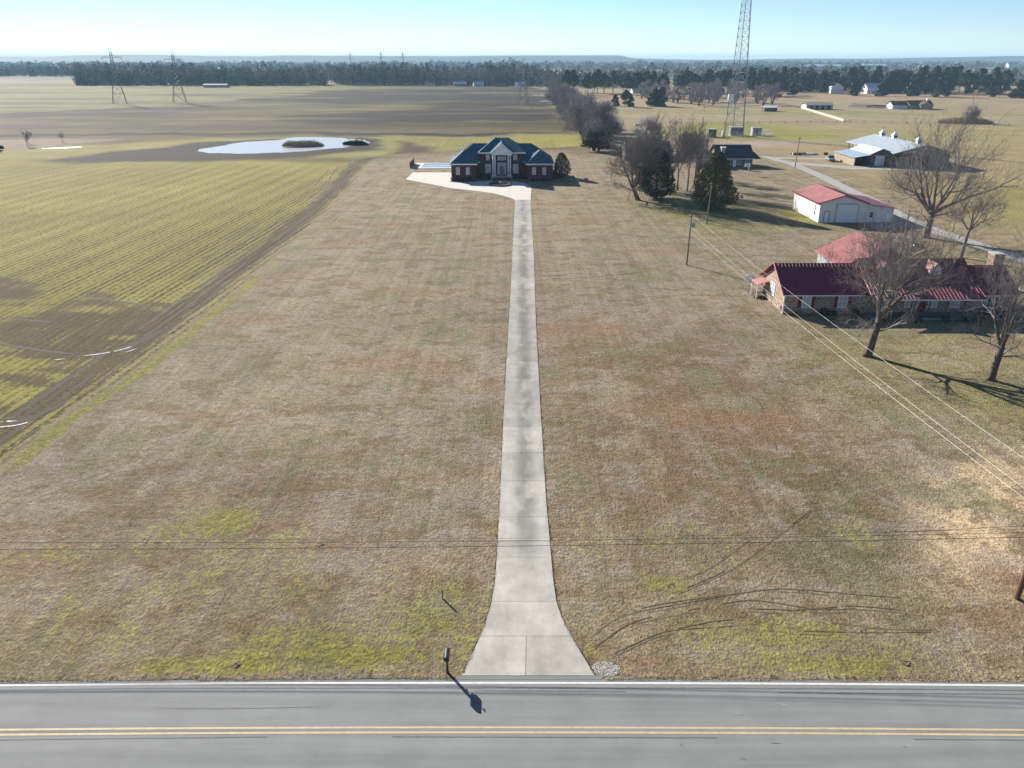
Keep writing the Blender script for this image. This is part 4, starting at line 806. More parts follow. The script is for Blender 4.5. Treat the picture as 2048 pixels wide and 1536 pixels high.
P(o, 'rim', M_redp, MB().tube([(65.7 + .23 * math.cos(a), 219.2 + .23 * math.sin(a), 2.4) for a in np.linspace(0, 2 * math.pi, 13)], .02, 4))

# ------------------------------------------------------------------ utility poles and wires
def pole(label, x, y, h, m, lean=(0, 0), arm=None, trans=False, r=.15):
    o = thing('utility_pole', label, 'utility pole', (x, y, 0))
    P(o, 'shaft', m, MB().tube([(x, y, 0), (x + lean[0], y + lean[1], h)], [r, r * .62], 10))
    tx, ty = x + lean[0], y + lean[1]
    if arm: P(o, 'crossarm', m, MB().box(tx - arm, tx + arm, ty - .2, ty - .09, h - .5, h - .36)); P(o, 'insulator', M_white, MB().cyl(tx - arm + .1, ty - .145, h - .36, h - .2, .06, 6).cyl(tx + arm - .1, ty - .145, h - .36, h - .2, .06, 6))
    if trans:
        t = P(o, 'transformer', M_steel, MB().cyl(tx + .42, ty - .05, h - 2.2, h - 1.35, .24, 12)); P(t, 'bushing', M_dsteel, MB().cyl(tx + .42, ty - .05, h - 1.35, h - 1.1, .06, 6)); P(o, 'bracket', M_steel, MB().box(tx + .1, tx + .2, ty - .1, ty, h - 2.0, h - 1.5))
    return o
pole('grey utility pole with a transformer can left of the stone house', 27.6, 118.3, 8.1, M_pole, (.1, 0), .5, True)
pole('slim grey utility pole in front of the right hand cedar', 38.5, 151.3, 7.4, M_pole, (.3, 0), None)
pole('slender pole beside the gravel lane below the horse barn', 84.9, 235.9, 8.8, M_pole, (.2, 0), .6)
pole('slim pale pole between the workshop and the stone house', 66.6, 128.6, 6.8, M_pole, (-.2, 0))
pole('short grey pole standing on the gravel lane edge by the big tree', 82.8, 143, 3.6, M_pole, (0, 0), None, False, .1)
pole('brown treated roadside pole cut by the right edge of the picture', 30.5, 37.3, 8.8, M_polebr, (.25, 0), None, False, .17)
pole('far thin pole with a lamp beyond the lattice tower meadow', 119.9, 504.8, 9.3, M_pole, (0, 0), .5)
pole('lone thin pole at the tower compound corner', 86.4, 326, 7, M_pole)
def wire(label, a, b, sag, m, r, group=None, n=24):
    a = Vector(a); b = Vector(b); pts = [tuple(a.lerp(b, i / n) - Vector((0, 0, sag * 4 * (i / n) * (1 - i / n)))) for i in range(n + 1)]
    mb = MB(); mb.tube([(p[0] - a.x, p[1] - a.y, p[2] - a.z) for p in pts], r, 4); o = mb.build('overhead_wire', m); o.location = a; return tag(o, label, 'wire', group)
wire('top bright conductor from the transformer pole to the roadside pole', (27.8, 118.2, 7.8), (30.75, 37.3, 8.1), .55, M_wire, .0065)
wire('middle bright conductor from the transformer pole to the roadside pole', (27.7, 118.2, 6.0), (30.7, 37.3, 6.45), .5, M_wire, .0065)
wire('lowest bright conductor from the transformer pole to the roadside pole', (27.7, 118.2, 5.3), (30.7, 37.3, 5.9), .55, M_wire, .0065)
wire('thin conductor from the transformer pole to the cedar side pole', (27.7, 118.4, 7.6), (38.8, 151.3, 7.2), .3, M_wire, .012)
wire('thin dark conductor from the stone house pole to the lane', (66.4, 128.6, 6.6), (84.8, 235.9, 8.3), .8, M_cable, .012)
wire('upper black cable along the roadside above the lawn', (30.65, 37.3, 4.75), (-75, 37.3, 4.75), .72, M_cable, .013)
wire('lower black cable along the roadside above the lawn', (30.65, 37.2, 4.5), (-75, 37.1, 4.1), .62, M_cable, .016)
wire('faint third cable sagging over the left lawn', (30.65, 37.3, 5.0), (-75, 37.6, 5.2), .95, M_cable, .008)
wire('short thick black service cable ending in mid air at the right', (30.65, 37.3, 5.3), (22.0, 36.9, 5.05), .06, M_cable, .016)

# ------------------------------------------------------------------ lattice tower and compound
lt = thing('lattice_tower', 'tall three legged steel lattice radio tower rising out of the picture', 'radio tower', (93.4, 337, 0))
Ht, w0 = 66.0, 4.4
def leg(k, z):
    r = w0 * (1 - z / 96.0); a = math.radians(200 + 120 * k); return (93.4 + r * math.cos(a) - .012 * z, 337 + r * math.sin(a), z)
for k in range(3):
    P(lt, 'leg', M_steel, MB().tube([leg(k, 0), leg(k, Ht)], [.17, .1], 6))
lev = [0]
while lev[-1] < Ht - 1: lev.append(lev[-1] + max(1.6, 4.6 * (1 - lev[-1] / 110)))
for i, z in enumerate(lev):
    b = MB(); z2 = min(lev[i + 1] if i + 1 < len(lev) else Ht, Ht)
    for k in range(3):
        b.bar(leg(k, z), leg((k + 1) % 3, z), .05, 4)
        b.bar(leg(k, z), leg((k + 1) % 3, z2), .055, 4); b.bar(leg((k + 1) % 3, z), leg(k, z2), .055, 4)
    P(lt, 'bracing', M_steel, b)
b = MB()
for k in range(46): z = k * 1.4; p_ = leg(1, z); p2 = leg(1, z + 1.4); b.bar((p_[0] - .35, p_[1] - .2, z), (p2[0] - .35, p2[1] - .2, z + 1.4), .09, 4); b.box(p_[0] - .5, p_[0] - .2, p_[1] - .3, p_[1] - .12, z, z + .05)
P(lt, 'cable_ladder', M_dsteel, b)
for k, (x, y, sx_, sy_, h, m, lb) in enumerate([(83.2, 333.5, 1.6, 1.8, 3.0, M_brown, 'brown equipment cabin at the left of the tower compound'), (95.2, 340.5, 2.6, 1.8, 3.2, M_dsteel, 'dark equipment cabin behind the tower legs'), (104, 341, 1.9, 1.5, 3.0, M_greyw, 'pale grey equipment cabin right of the tower')]):
    o = thing('equipment_cabin', lb, 'cabin', (x, y, 0)); P(o, 'wall', m, MB().box(x - sx_, x + sx_, y - sy_, y + sy_, .15, h)); P(o, 'roof', M_greyw, MB().box(x - sx_ - .15, x + sx_ + .15, y - sy_ - .15, y + sy_ + .15, h, h + .18)); P(o, 'base', M_conc_new, MB().box(x - sx_ - .2, x + sx_ + .2, y - sy_ - .2, y + sy_ + .2, 0, .15)); P(o, 'door', M_dsteel if k != 1 else M_greyw, MB().box(x - .4, x + .4, y - sy_ - .05, y - sy_ - .003, .2, 2.2))
o = thing('chain_link_fence', 'grey wire fence round the tower compound', 'fence', (95, 338, 0))
cn = [(81, 330), (109, 333), (110, 350), (82, 348)]
for i in range(4):
    (xa, ya), (xb, yb) = cn[i], cn[(i + 1) % 4]; n = int(math.hypot(xb - xa, yb - ya) / 3)
    for k in range(n): t = k / n; P(o, 'post', M_steel, MB().cyl(xa + (xb - xa) * t, ya + (yb - ya) * t, 0, 2.1, .05, 5))
    b = MB()
    for z in (.1, 1.05, 2.05): b.bar((xa, ya, z), (xb, yb, z), .025, 3)
    L = math.hypot(xb - xa, yb - ya); m_ = int(L / .5)
    for k in range(m_): t = k / m_; t2 = min(1, (k + 2) / m_); b.bar((xa + (xb - xa) * t, ya + (yb - ya) * t, .1), (xa + (xb - xa) * t2, ya + (yb - ya) * t2, 2.05), .014, 3)
    P(o, 'wire_mesh', M_steel, b)
o = thing('white_cabinet', 'white cabinet standing at the tower compound fence', 'cabinet', (88.5, 335, 0)); P(o, 'box', M_white, MB().box(88, 89, 334.6, 335.4, .4, 2.2)); P(o, 'stand', M_steel, MB().box(88.2, 88.8, 334.8, 335.2, 0, .4))

# ------------------------------------------------------------------ transmission pylons
def pylon(label, x, y, h, rz, s=1.0, fine=.14):
    o = thing('transmission_pylon', label, 'pylon', (x, y, 0), rz, 'transmission pylons across the fields')
    def lg(sx_, sy_, z):
        k = 4.6 * (1 - z / (h * .66)) + 1.0 * z / (h * .66) if z < h * .66 else 1.0 - .3 * (z - h * .66) / (h * .34)
        return (sx_ * k * s, sy_ * k * s, z)
    for sx_ in (-1, 1):
        for sy_ in (-1, 1): P(o, 'leg', M_dsteel, MB().tube([lg(sx_, sy_, 0), lg(sx_, sy_, h * .66), lg(sx_, sy_, h)], fine, 4), world=False)
    b = MB(); zs = [0, h * .2, h * .36, h * .48, h * .58, h * .66, h * .73, h * .8, h * .87, h * .94, h]
    for z, z2 in zip(zs, zs[1:]):
        for (a, c) in (((-1, -1), (1, -1)), ((1, -1), (1, 1)), ((1, 1), (-1, 1)), ((-1, 1), (-1, -1))):
            b.bar(lg(*a, z), lg(*c, z2), fine * .55, 3); b.bar(lg(*c, z), lg(*a, z2), fine * .55, 3); b.bar(lg(*a, z2), lg(*c, z2), fine * .55, 3)
    P(o, 'bracing', M_dsteel, b, world=False)
    for z, L in ((h * .72, 8.0), (h * .9, 6.2)):
        b = MB()
        for sx_ in (-1, 1):
            for sy_ in (-.8, .8): b.bar((0, sy_, z), (sx_ * L * s, 0, z + .5), fine * .8, 3); b.bar((0, sy_, z + 1.6), (sx_ * L * s, 0, z + .5), fine * .6, 3)
        ca = P(o, 'crossarm', M_dsteel, b, world=False)
        for sx_ in (-1, 1): P(ca, 'insulator', M_steel, MB().tube([(sx_ * L * s, 0, z + .4), (sx_ * L * s, 0, z - 1.6)], .16, 5), world=False)
    P(o, 'peak', M_dsteel, MB().bar((-.6, 0, h), (-.7, 0, h + 3), fine).bar((.6, 0, h), (.7, 0, h + 3), fine), world=False)
    return o
pylon('leftmost transmission pylon standing at the green field edge', -285, 590, 34, .5)
pylon('transmission pylon second from the left beside the ploughed strip', -247, 604, 32.5, .5)
pylon('transmission pylon behind the mansion at the far tree line', 8, 572, 27, .2, .8, .11)
for x, y, h, lb in ((-420, 2000, 42, 'faint distant pylon above the left woods'), (-330, 1900, 44, 'faint distant pylon right of the woodland gap'), (-300, 2050, 44, 'faint distant pylon nearest the tall pines on the skyline')): pylon(lb, x + 30, y, h, .4, 1.0, .2)

# ------------------------------------------------------------------ trees
def bare_tree(label, x, y, H, W, r0, fork, seed, nl=4, up=.5, levels=4, kids=(5, 5, 5, 4), m_b=M_bark, m_t=M_twig, twig_w=.012, lean=(0, 0), name='bare_tree', group=None, low=0, sides=6, side=1):
    rr = random.Random(seed); o = thing(name, label, 'tree', (x, y, 0), 0, group)
    tb, cb = MB(), MB()
    def rot(d, ang, az):
        d = d.normalized(); a = d.cross(Vector((.3, .7, .2))).normalized(); c = d.cross(a)
        return (d * math.cos(ang) + (a * math.cos(az) + c * math.sin(az)) * math.sin(ang)).normalized()
    def grow(p, d, L, r, lev):
        n = 5 if lev < 2 else 4 if lev < levels else 3
        pts, rad = [p.copy()], [r]
        for i in range(n):
            t = (i + 1) / n; d = (d + Vector((rr.gauss(0, .11), rr.gauss(0, .11), rr.gauss(0, .08) + (.05 * up if lev > 0 else 0)))).normalized()
            p = p + d * (L / n); pts.append(p.copy()); rad.append(r * (1 - .62 * t))
        if lev <= 1: tb.tube([tuple(q_) for q_ in pts], rad, sides if lev == 0 else 5)
        elif lev < levels - 1: cb.tube([tuple(q_) for q_ in pts], rad, 4, False)
        else:
            for i in range(n):
                cb.sliver(pts[i], pts[i] + (pts[i + 1] - pts[i]) * 1.35, max(rad[i] * .8, twig_w))
                if lev >= levels:
                    for _ in range(side): cb.sliver(pts[i], pts[i] + rot(pts[i + 1] - pts[i], rr.uniform(.3, .9), rr.uniform(0, 6.283)) * (L * rr.uniform(.35, .8)), twig_w * .8)
        if lev >= levels: return
        nk = kids[min(lev, len(kids) - 1)]
        for k in range(nk):
            t = 1.0 if k == 0 else rr.uniform(.3, .98); q_ = t * n; i = min(int(q_), n - 1); pp = pts[i].lerp(pts[i + 1], q_ - i)
            dd = (pts[i + 1] - pts[i]).normalized()
            ang = rr.uniform(.15, .35) if k == 0 else rr.uniform(.5, 1.0)
            nd = rot(dd, ang, rr.uniform(0, 6.283)); nd = (nd + Vector((0, 0, up * .3))).normalized()
            grow(pp, nd, L * rr.uniform(.5, .78) * (1.05 if k == 0 else .9), rad[i] * (.8 if k == 0 else rr.uniform(.42, .62)), lev + 1)
    top = Vector((lean[0], lean[1], fork))
    tb.tube([(0, 0, -.1), (lean[0] * .1, lean[1] * .1, .35), tuple(top * .5), tuple(top)], [r0 * 1.5, r0 * 1.08, r0 * .95, r0 * .85], 9)
    a0 = rr.uniform(0, 6.28); Ll = (H - fork) * .52
    for k in range(nl):
        a = a0 + k * 2 * math.pi / nl + rr.uniform(-.35, .35); out = W / (H - fork) * rr.uniform(.6, 1.1) * .55
        d = Vector((math.cos(a) * out, math.sin(a) * out, rr.uniform(.75, 1.05))) if k else Vector((rr.uniform(-.15, .15), rr.uniform(-.15, .15), 1))
        grow(top - Vector((0, 0, rr.uniform(0, .12) * fork)), d.normalized(), Ll * rr.uniform(.85, 1.1) * (1.15 if k == 0 else 1), r0 * rr.uniform(.45, .62), 1)
    for k in range(low):
        a = rr.uniform(0, 6.28); zz = fork * rr.uniform(.6, .95); grow(top * (zz / fork), Vector((math.cos(a), math.sin(a), .35)).normalized(), Ll * .55, r0 * .28, 2)
    P(o, 'trunk', m_b, tb, True, False); P(o, 'crown', m_t, cb, False, False); return o
bare_tree('large bare tree in front of the stone house porch', 39.0, 78.2, 15.0, 12, .42, 4.2, 11, 6, .3, 5, (6, 6, 5, 5, 5), M_bark, M_twigpale, twig_w=.011, side=2, lean=(.7, .3), low=3)
bare_tree('bare forked tree at the right edge of the front lawn', 48.6, 71.4, 13.4, 11, .34, 3.6, 23, 5, .3, 5, (6, 5, 5, 5, 4), M_bark, M_twigpale, twig_w=.011, side=2, lean=(.4, .2), low=3)
bare_tree('huge spreading bare tree beside the gravel lane', 75.4, 138.5, 18.2, 20, .62, 4.2, 37, 8, .4, 5, (6, 6, 6, 5, 5), M_barkpale, M_twigpale, .017, lean=(.5, .3), low=2, side=0)
bare_tree('smaller bare tree right of the huge spreading one', 73.6, 123.2, 11.4, 10, .26, 4.6, 41, 6, .3, 5, (6, 6, 5, 4, 4), M_barkpale, M_twigpale, .015, lean=(.3, 0))
bare_tree('leaning bare oak beside the left cedar', 29.0, 178.6, 15.5, 16, .5, 2.6, 53, 6, .3, 5, (6, 6, 6, 5, 5), M_bark, M_twig, .026, lean=(-1.0, .6), low=2)
for k, (x, y, h, lb) in enumerate([(38.4, 187.5, 14, 'slender bare tree nearest the left cedar'), (41.0, 193, 14.5, 'slender bare tree in the middle of the clump behind the cedars'), (43.2, 191.5, 14, 'slender bare tree between the two cedars'), (47, 201, 13, 'slender bare tree nearest the dark roofed house')]):
    bare_tree(lb, x, y, h, 6, .2, 4.5, 60 + k, 4, .7, 5, (5, 5, 5, 4, 4), M_barkpale, M_twiggrey, .022)
bare_tree('small bare sapling behind the stone house garage', 45.4, 108.6, 5, 3.5, .07, 1.2, 71, 4, .5, 4, (4, 4, 4, 3), twig_w=.01)
bare_tree('small bare tree behind the stone house ridge', 50.0, 104.6, 9.5, 4, .12, 4, 72, 4, .6, 4, (5, 4, 4, 3), twig_w=.012)
bare_tree('bare tree behind the workshop lane edge', 66, 124.5, 7, 4, .1, 2.2, 73, 4, .6, 4, (5, 4, 4, 3), twig_w=.012)

def cedar(label, x, y, H, W, m, seed, name='cedar_tree', n=9000, size=.26, taper=.8, base=.04):
    R = np.random.default_rng(seed); o = thing(name, label, 'tree', (x, y, 0))
    t = R.uniform(0, 1, n) ** .8; z = base * H + (1 - base) * H * t
    prof = np.clip(np.minimum((t + .06) / .22, 1), 0, 1) * (1 - t) ** taper + .03
    a = R.uniform(0, 2 * math.pi, n)
    lump = .86 + .20 * np.sin(a * 3 + z * 1.3 + seed) * np.sin(z * 2.1 + a * 2) + .15 * np.sin(a * 7 + z * 3.1) + .1 * np.sin(a * 13 + z * 5.3)
    rad = W / 2 * prof * lump * (1 - .42 * R.uniform(0, 1, n) ** 2.2)
    cen = np.c_[rad * np.cos(a), rad * np.sin(a), z + R.normal(0, .15, n)]; cen[:, 2] = np.maximum(cen[:, 2], .15)
    T = leaves(R, cen, size * (1.1 - .4 * t)); soup('crown', T, m, o)
    b = MB().tube([(0, 0, 0), (0, 0, H * .9)], [W * .05, .03], 7)
    for k in range(26): zz = H * R.uniform(.08, .8); aa = R.uniform(0, 6.28); L = W * .42 * (1 - zz / H); b.bar((0, 0, zz), (L * math.cos(aa), L * math.sin(aa), zz + L * .3), .04, 3)
    P(o, 'trunk', M_bark, b, False, False); return o
cedar('dark green cedar beside the leaning bare oak', 33.6, 181, 11.0, 10.2, M_cedar, 1, n=16000, taper=.45)
cedar('olive green cedar with a slim pole in front of it', 43.6, 167.4, 12.0, 11.6, M_cedar2, 2, n=20000, taper=.62)
cedar('dense holly tree at the right corner of the mansion', 13.5, 215.5, 6.3, 6.0, M_holly, 3, 'holly_tree', 7000, .2, .42)
shrub('holly_shrub', 'low dark shrub between the mansion wall and the holly', 11.9, 213, 1.2, 2.0, M_holly, 500, .2)

# a bushy leafless hedgerow tree seen as a grey haze of twigs; copies share meshes
def haze_tree_meshes(seed, H, W, n, wd):
    rr = random.Random(seed); R = np.random.default_rng(seed); tb = MB()
    tips = []
    for k in range(5):
        a = k * 1.257 + rr.uniform(-.4, .4); p = Vector((rr.uniform(-.4, .4), rr.uniform(-.4, .4), 0)); d = Vector((math.cos(a) * .3, math.sin(a) * .3, 1)); pts, rad = [tuple(p)], [.28]
        for i in range(6): d = (d + Vector((rr.gauss(0, .12), rr.gauss(0, .12), .05))).normalized(); p = p + d * H * .14; pts.append(tuple(p)); rad.append(.28 * (1 - i / 6.5))
        tb.tube(pts, rad, 5, False); tips += pts[1:]
    K = 22; lt_ = R.uniform(.12, .86, K); la = R.uniform(0, 6.283, K); lr = W / 2 * np.sin(np.pi * np.clip(lt_ * .8 + .14, 0, 1)) ** .7 * R.uniform(.25, .8, K)
    lc = np.c_[lr * np.cos(la), lr * np.sin(la), lt_ * H]; lw = W * R.uniform(.13, .25, K)
    ki = R.integers(0, K, n); v = R.normal(size=(n, 3)); v /= np.linalg.norm(v, axis=1, keepdims=True); v[:, 2] = np.abs(v[:, 2]) * 1.2 - .25
    c = lc[ki] + v * (lw[ki] * R.uniform(0, 1, n) ** .6)[:, None]; dr_ = v * .8 + np.array([0, 0, .5]) + R.normal(0, .35, (n, 3)); dr_ /= np.linalg.norm(dr_, axis=1, keepdims=True); c[:, 2] = np.maximum(c[:, 2], 0.1)
    L = R.uniform(.9, 2.2, n)[:, None]; u = np.cross(dr_, R.normal(size=(n, 3))); u /= np.linalg.norm(u, axis=1, keepdims=True); wv_ = (wd * R.uniform(.6, 1.4, n))[:, None]
    T = np.stack([c + u * wv_, c - u * wv_, c + dr_ * L], axis=1); T[:, :, 2] = np.maximum(T[:, :, 2], 0); return tb, T
def haze_tree(label, x, y, H, W, seed, n=7000, wd=.035, m=None, name='bare_tree', group=None):
    o = thing(name, label, 'tree', (x, y, 0), 0, group); tb, T = haze_tree_meshes(seed, H, W, n, wd)
    P(o, 'trunk', M_bark, tb, False, False); soup('crown', T, m or M_twigpale, o); return o
haze_tree('biggest bushy bare tree at the near end of the hedgerow', 29.0, 281, 16.8, 20, 81, 16000, .042)
haze_tree('bushy bare tree second from the near end of the hedgerow', 27.6, 306, 15.5, 18, 82, 12000, .047)
haze_tree('lower bushy tree filling between the second and third hedgerow trees', 30.5, 326, 13.5, 17, 95, 9000, .045)
haze_tree('lower bushy tree filling the middle of the hedgerow', 30.5, 366, 14.5, 17, 96, 8000, .05)
haze_tree('lower bushy tree filling the far part of the hedgerow', 31, 458, 14, 15, 97, 5000, .06)
haze_tree('lower bushy tree before the last hedgerow tree', 30.5, 528, 15, 15, 98, 5000, .07)
haze_tree('bushy bare tree third from the near end of the hedgerow', 29.5, 345, 16.5, 19, 83, 10000, .05)
haze_tree('bushy bare tree in the middle of the hedgerow', 29.8, 388, 16, 18, 84, 8000, .055)
haze_tree('bushy bare tree towards the far end of the hedgerow', 30.4, 430, 17, 17, 85, 6000, .06)
haze_tree('tall bare tree near the far end of the hedgerow', 30, 490, 17, 14, 86, 5000, .07)
haze_tree('tallest bare tree closing the far end of the hedgerow', 29.5, 572, 20.5, 16, 87, 5000, .08)
haze_tree('dark evergreen looking undergrowth at the foot of the hedgerow', 30.5, 279, 6.5, 11, 88, 5000, .09, M_shrub, 'hedgerow_thicket')
haze_tree('grey bushy bare tree behind the leaning oak', 33, 196, 14, 13, 89, 5000, .026)
haze_tree('pale bare tree behind the long grey roofed house', 46, 272, 12, 12, 90, 5000, .03)
haze_tree('pale bare tree left of the dark roofed house', 50.5, 214, 12.5, 8, 91, 3000, .022)
# brush on the pond island, fallen brush, thicket on the right meadow
def brush(name, label, x, y, rx, ry, h, n, m, seed, wd=.035):
    R = np.random.default_rng(seed); o = thing(name, label, 'shrub', (x, y, 0))
    a = R.uniform(0, 6.283, n); r = R.uniform(0, 1, n) ** .5; lx = r * np.cos(a); ly = r * np.sin(a); top = h * np.sqrt(np.clip(1 - r ** 2, 0.05, 1)) * (.7 + .3 * np.sin(lx * 5 + seed) * np.cos(ly * 4))
    z = top * R.uniform(0, .8, n); c = np.c_[lx * rx, ly * ry, z]; d = np.c_[lx * .5, ly * .5, R.uniform(.3, 1.2, n)] + R.normal(0, .4, (n, 3)); d /= np.linalg.norm(d, axis=1, keepdims=True)
    u = np.cross(d, R.normal(size=(n, 3))); u /= np.linalg.norm(u, axis=1, keepdims=True); wv_ = (wd * R.uniform(.5, 1.5, n))[:, None]
    T = np.stack([c + u * wv_, c - u * wv_, c + d * R.uniform(.4, 1.0, n)[:, None]], axis=1); T[:, :, 2] = np.maximum(T[:, :, 2], 0); soup('twigs', T, m, o); return o
mb = MB().poly(round_poly([(-86, 294), (-80, 289), (-72, 297), (-70, 301), (-77, 303), (-84, 300)]), -.05, .25)
tag(mb.build('pond_island', mat('island_soil', S(120, 104, 80), .95, .3, .6)), kind='structure')
brush('island_brush', 'tawny brush covering the small pond island', -78, 296.5, 7.5, 4.6, 3.0, 6000, M_brush, 5, .05)
o = brush('fallen_brush', 'dark fallen brush lying in the right end of the pond', -59.5, 302, 4.6, 3.2, 2.0, 2600, M_shrub, 6, .08)
b = MB(); R = np.random.default_rng(2)
for k in range(12): b.tube([(R.uniform(-3, 3), R.uniform(-1.5, 1.5), .2), (R.uniform(-4, 4), R.uniform(-2, 2), R.uniform(1, 3.6))], [.16, .05], 5)
P(o, 'branch', M_bark, b, False, False)
o = brush('meadow_thicket', 'wide dark thicket on the right hand meadow', 229, 406, 14, 4.5, 5.6, 7000, M_brush, 7, .06)
haze_tree('bare tree growing out of the meadow thicket', 231, 407, 8.5, 9, 92, 2500, .05)

# pines and evergreens in rows: a few kinds, each copied with its trunk and crown
def pine_kind(seed, H, W, m, low=.45, n=1600, size=.85, group=None, label=None, name='pine_tree'):
    R = np.random.default_rng(seed); o = thing(name, label, 'tree', (0, 0, 0), 0, group)
    cs, rs = [], []
    for k in range(13):
        t = k / 12; z = H * (low + (1 - low) * t * .95); rad = W * .5 * (math.sin(math.pi * min(1, .25 + .75 * t)) ** .7 if low > .3 else (1 - .7 * t)) * R.uniform(.35, 1); a = R.uniform(0, 6.28); cs.append((rad * math.cos(a), rad * math.sin(a), z)); rs.append(W * R.uniform(.19, .3) * (1.1 - .4 * t))
    soup('crown', clumps(R, cs, rs, n // 13, size, .7), m, o)
    b = MB().tube([(0, 0, 0), (.2, .1, H * .5), (0, 0, H * .92)], [.28, .2, .06], 6)
    for c in cs: b.bar((0, 0, c[2] - .6), c, .06, 3)
    P(o, 'trunk', M_barkpale, b, False, False); return o
kinds = [pine_kind(101, 19, 9, M_pine), pine_kind(102, 17, 8, M_pine, .5), pine_kind(103, 20, 8, M_pine2, .4), pine_kind(104, 13, 9, M_pine2, .08, 2000), pine_kind(105, 11, 8, M_pine2, .05, 2000, name='evergreen_tree'), pine_kind(106, 16, 11, M_pine2, .12, 2400, name='evergreen_tree')]
used = set()
def put(k, x, y, s, rz, label, group):
    o = kinds[k] if k not in used else copy_tree(kinds[k]); used.add(k)
    o.location = (x, y, 0); o.scale = (s * 1.2, s * 1.2, s); o.rotation_euler = (0, 0, rz); tag(o, label, 'tree', group); return o
rr = random.Random(4)
base_kinds = list(kinds)
for k in range(46):      # open pine row beyond the meadow
    x = 46 + (k + rr.random()) * 190 / 46; y = rr.uniform(690, 800); put(rr.choice((0, 1, 2, 0, 1)), x, y, rr.uniform(.8, 1.08), rr.uniform(0, 6), 'tall pine with a bare trunk in the row beyond the middle meadow', 'pines beyond the middle meadow')
for k in range(96):      # denser evergreens behind the white houses
    x = 236 + (k + rr.random()) * 225 / 96; y = rr.uniform(770, 870) - (x - 236) * .12; put(rr.choice((2, 5, 5, 3, 0)), x, y, rr.uniform(.85, 1.2), rr.uniform(0, 6), 'evergreen in the dense belt behind the white houses and ranch', 'evergreens behind the white houses')
for x, y, k, s, lb in [(71.3, 560, 4, .62, 'small round evergreen leftmost of three on the far meadow'), (76.5, 548, 1, .62, 'middle small pine of three on the far meadow'), (79.5, 552, 3, .66, 'right hand small pine of three on the far meadow'), (97, 556, 3, .85, 'left tree of the dark evergreen pair on the far meadow'), (101.5, 556, 3, .9, 'right tree of the dark evergreen pair on the far meadow'),
                       (303, 722, 4, 1.1, 'dark evergreen just right of the first white house'), (322, 712, 4, 1.05, 'dark evergreen left of the second white house'), (252, 735, 4, .9, 'round evergreen left of the white houses'), (225, 700, 3, .9, 'dark evergreen behind the stable'), (362, 690, 5, 1.0, 'large evergreen behind the ranch house'), (372, 700, 5, .95, 'large evergreen right behind the ranch house chimney'), (350, 712, 4, 1.2, 'broad evergreen left behind the ranch house'),
                       (405, 690, 5, .85, 'lone broad evergreen right of the ranch'), (418, 672, 4, 1.25, 'bushy evergreen standing forward of the right belt'), (424, 676, 3, 1.0, 'taller evergreen beside the bushy one at the right belt'), (455, 690, 4, 1.2, 'evergreen near the right edge of the far meadow'), (471, 672, 4, .95, 'small evergreen standing forward at the far right'), (490, 720, 5, .9, 'evergreen at the far right edge of the picture'), (500, 735, 5, 1.0, 'rearmost evergreen at the far right edge')]:
    put(k, x, y, s, rr.uniform(0, 6), lb, None)
# bare trees standing along the far meadow
hk = []
for sd in (201, 202, 203):
    o = thing('bare_tree', None, 'tree', (0, 0, 0)); tb, T = haze_tree_meshes(sd, 14, 10, 1500, .07); P(o, 'trunk', M_bark, tb, False, False); soup('crown', T, M_twigpale, o); hk.append(o)
used2 = set()
def putb(k, x, y, s, label, group):
    o = hk[k] if k not in used2 else copy_tree(hk[k]); used2.add(k); o.location = (x, y, 0); o.scale = (s, s, s); o.rotation_euler = (0, 0, rr.uniform(0, 6)); tag(o, label, 'tree', group)
for k in range(30): putb(k % 3, 104 + (k + rr.random()) * 84 / 30, rr.uniform(560, 690), rr.uniform(.7, 1.15), 'bare tree in the open grove on the far meadow', 'bare trees on the far meadow')
for k in range(26): putb(k % 3, -60 + (k + rr.random()) * 100 / 26, rr.uniform(985, 1040), rr.uniform(1.0, 1.5), 'grey bare tree at the far end of the ploughland', 'bare trees at the far end of the ploughland')
for k, (x, y, h_, lb) in enumerate([(-180.6, 296, 5.5, 'small bare tree right of the round evergreen at the left edge'), (-186, 306, 4.5, 'tiny bare sapling at the left edge plot'), (-176, 312, 3.6, 'tiny bare sapling furthest right in the left edge plot')]): bare_tree(lb, x, y, h_, 4, .09, 1.3, 300 + k, 4, .5, 4, (4, 4, 4, 3), twig_w=.03)
put(4, -187, 287, .5, 1, 'round dark evergreen at the left edge of the picture', None)

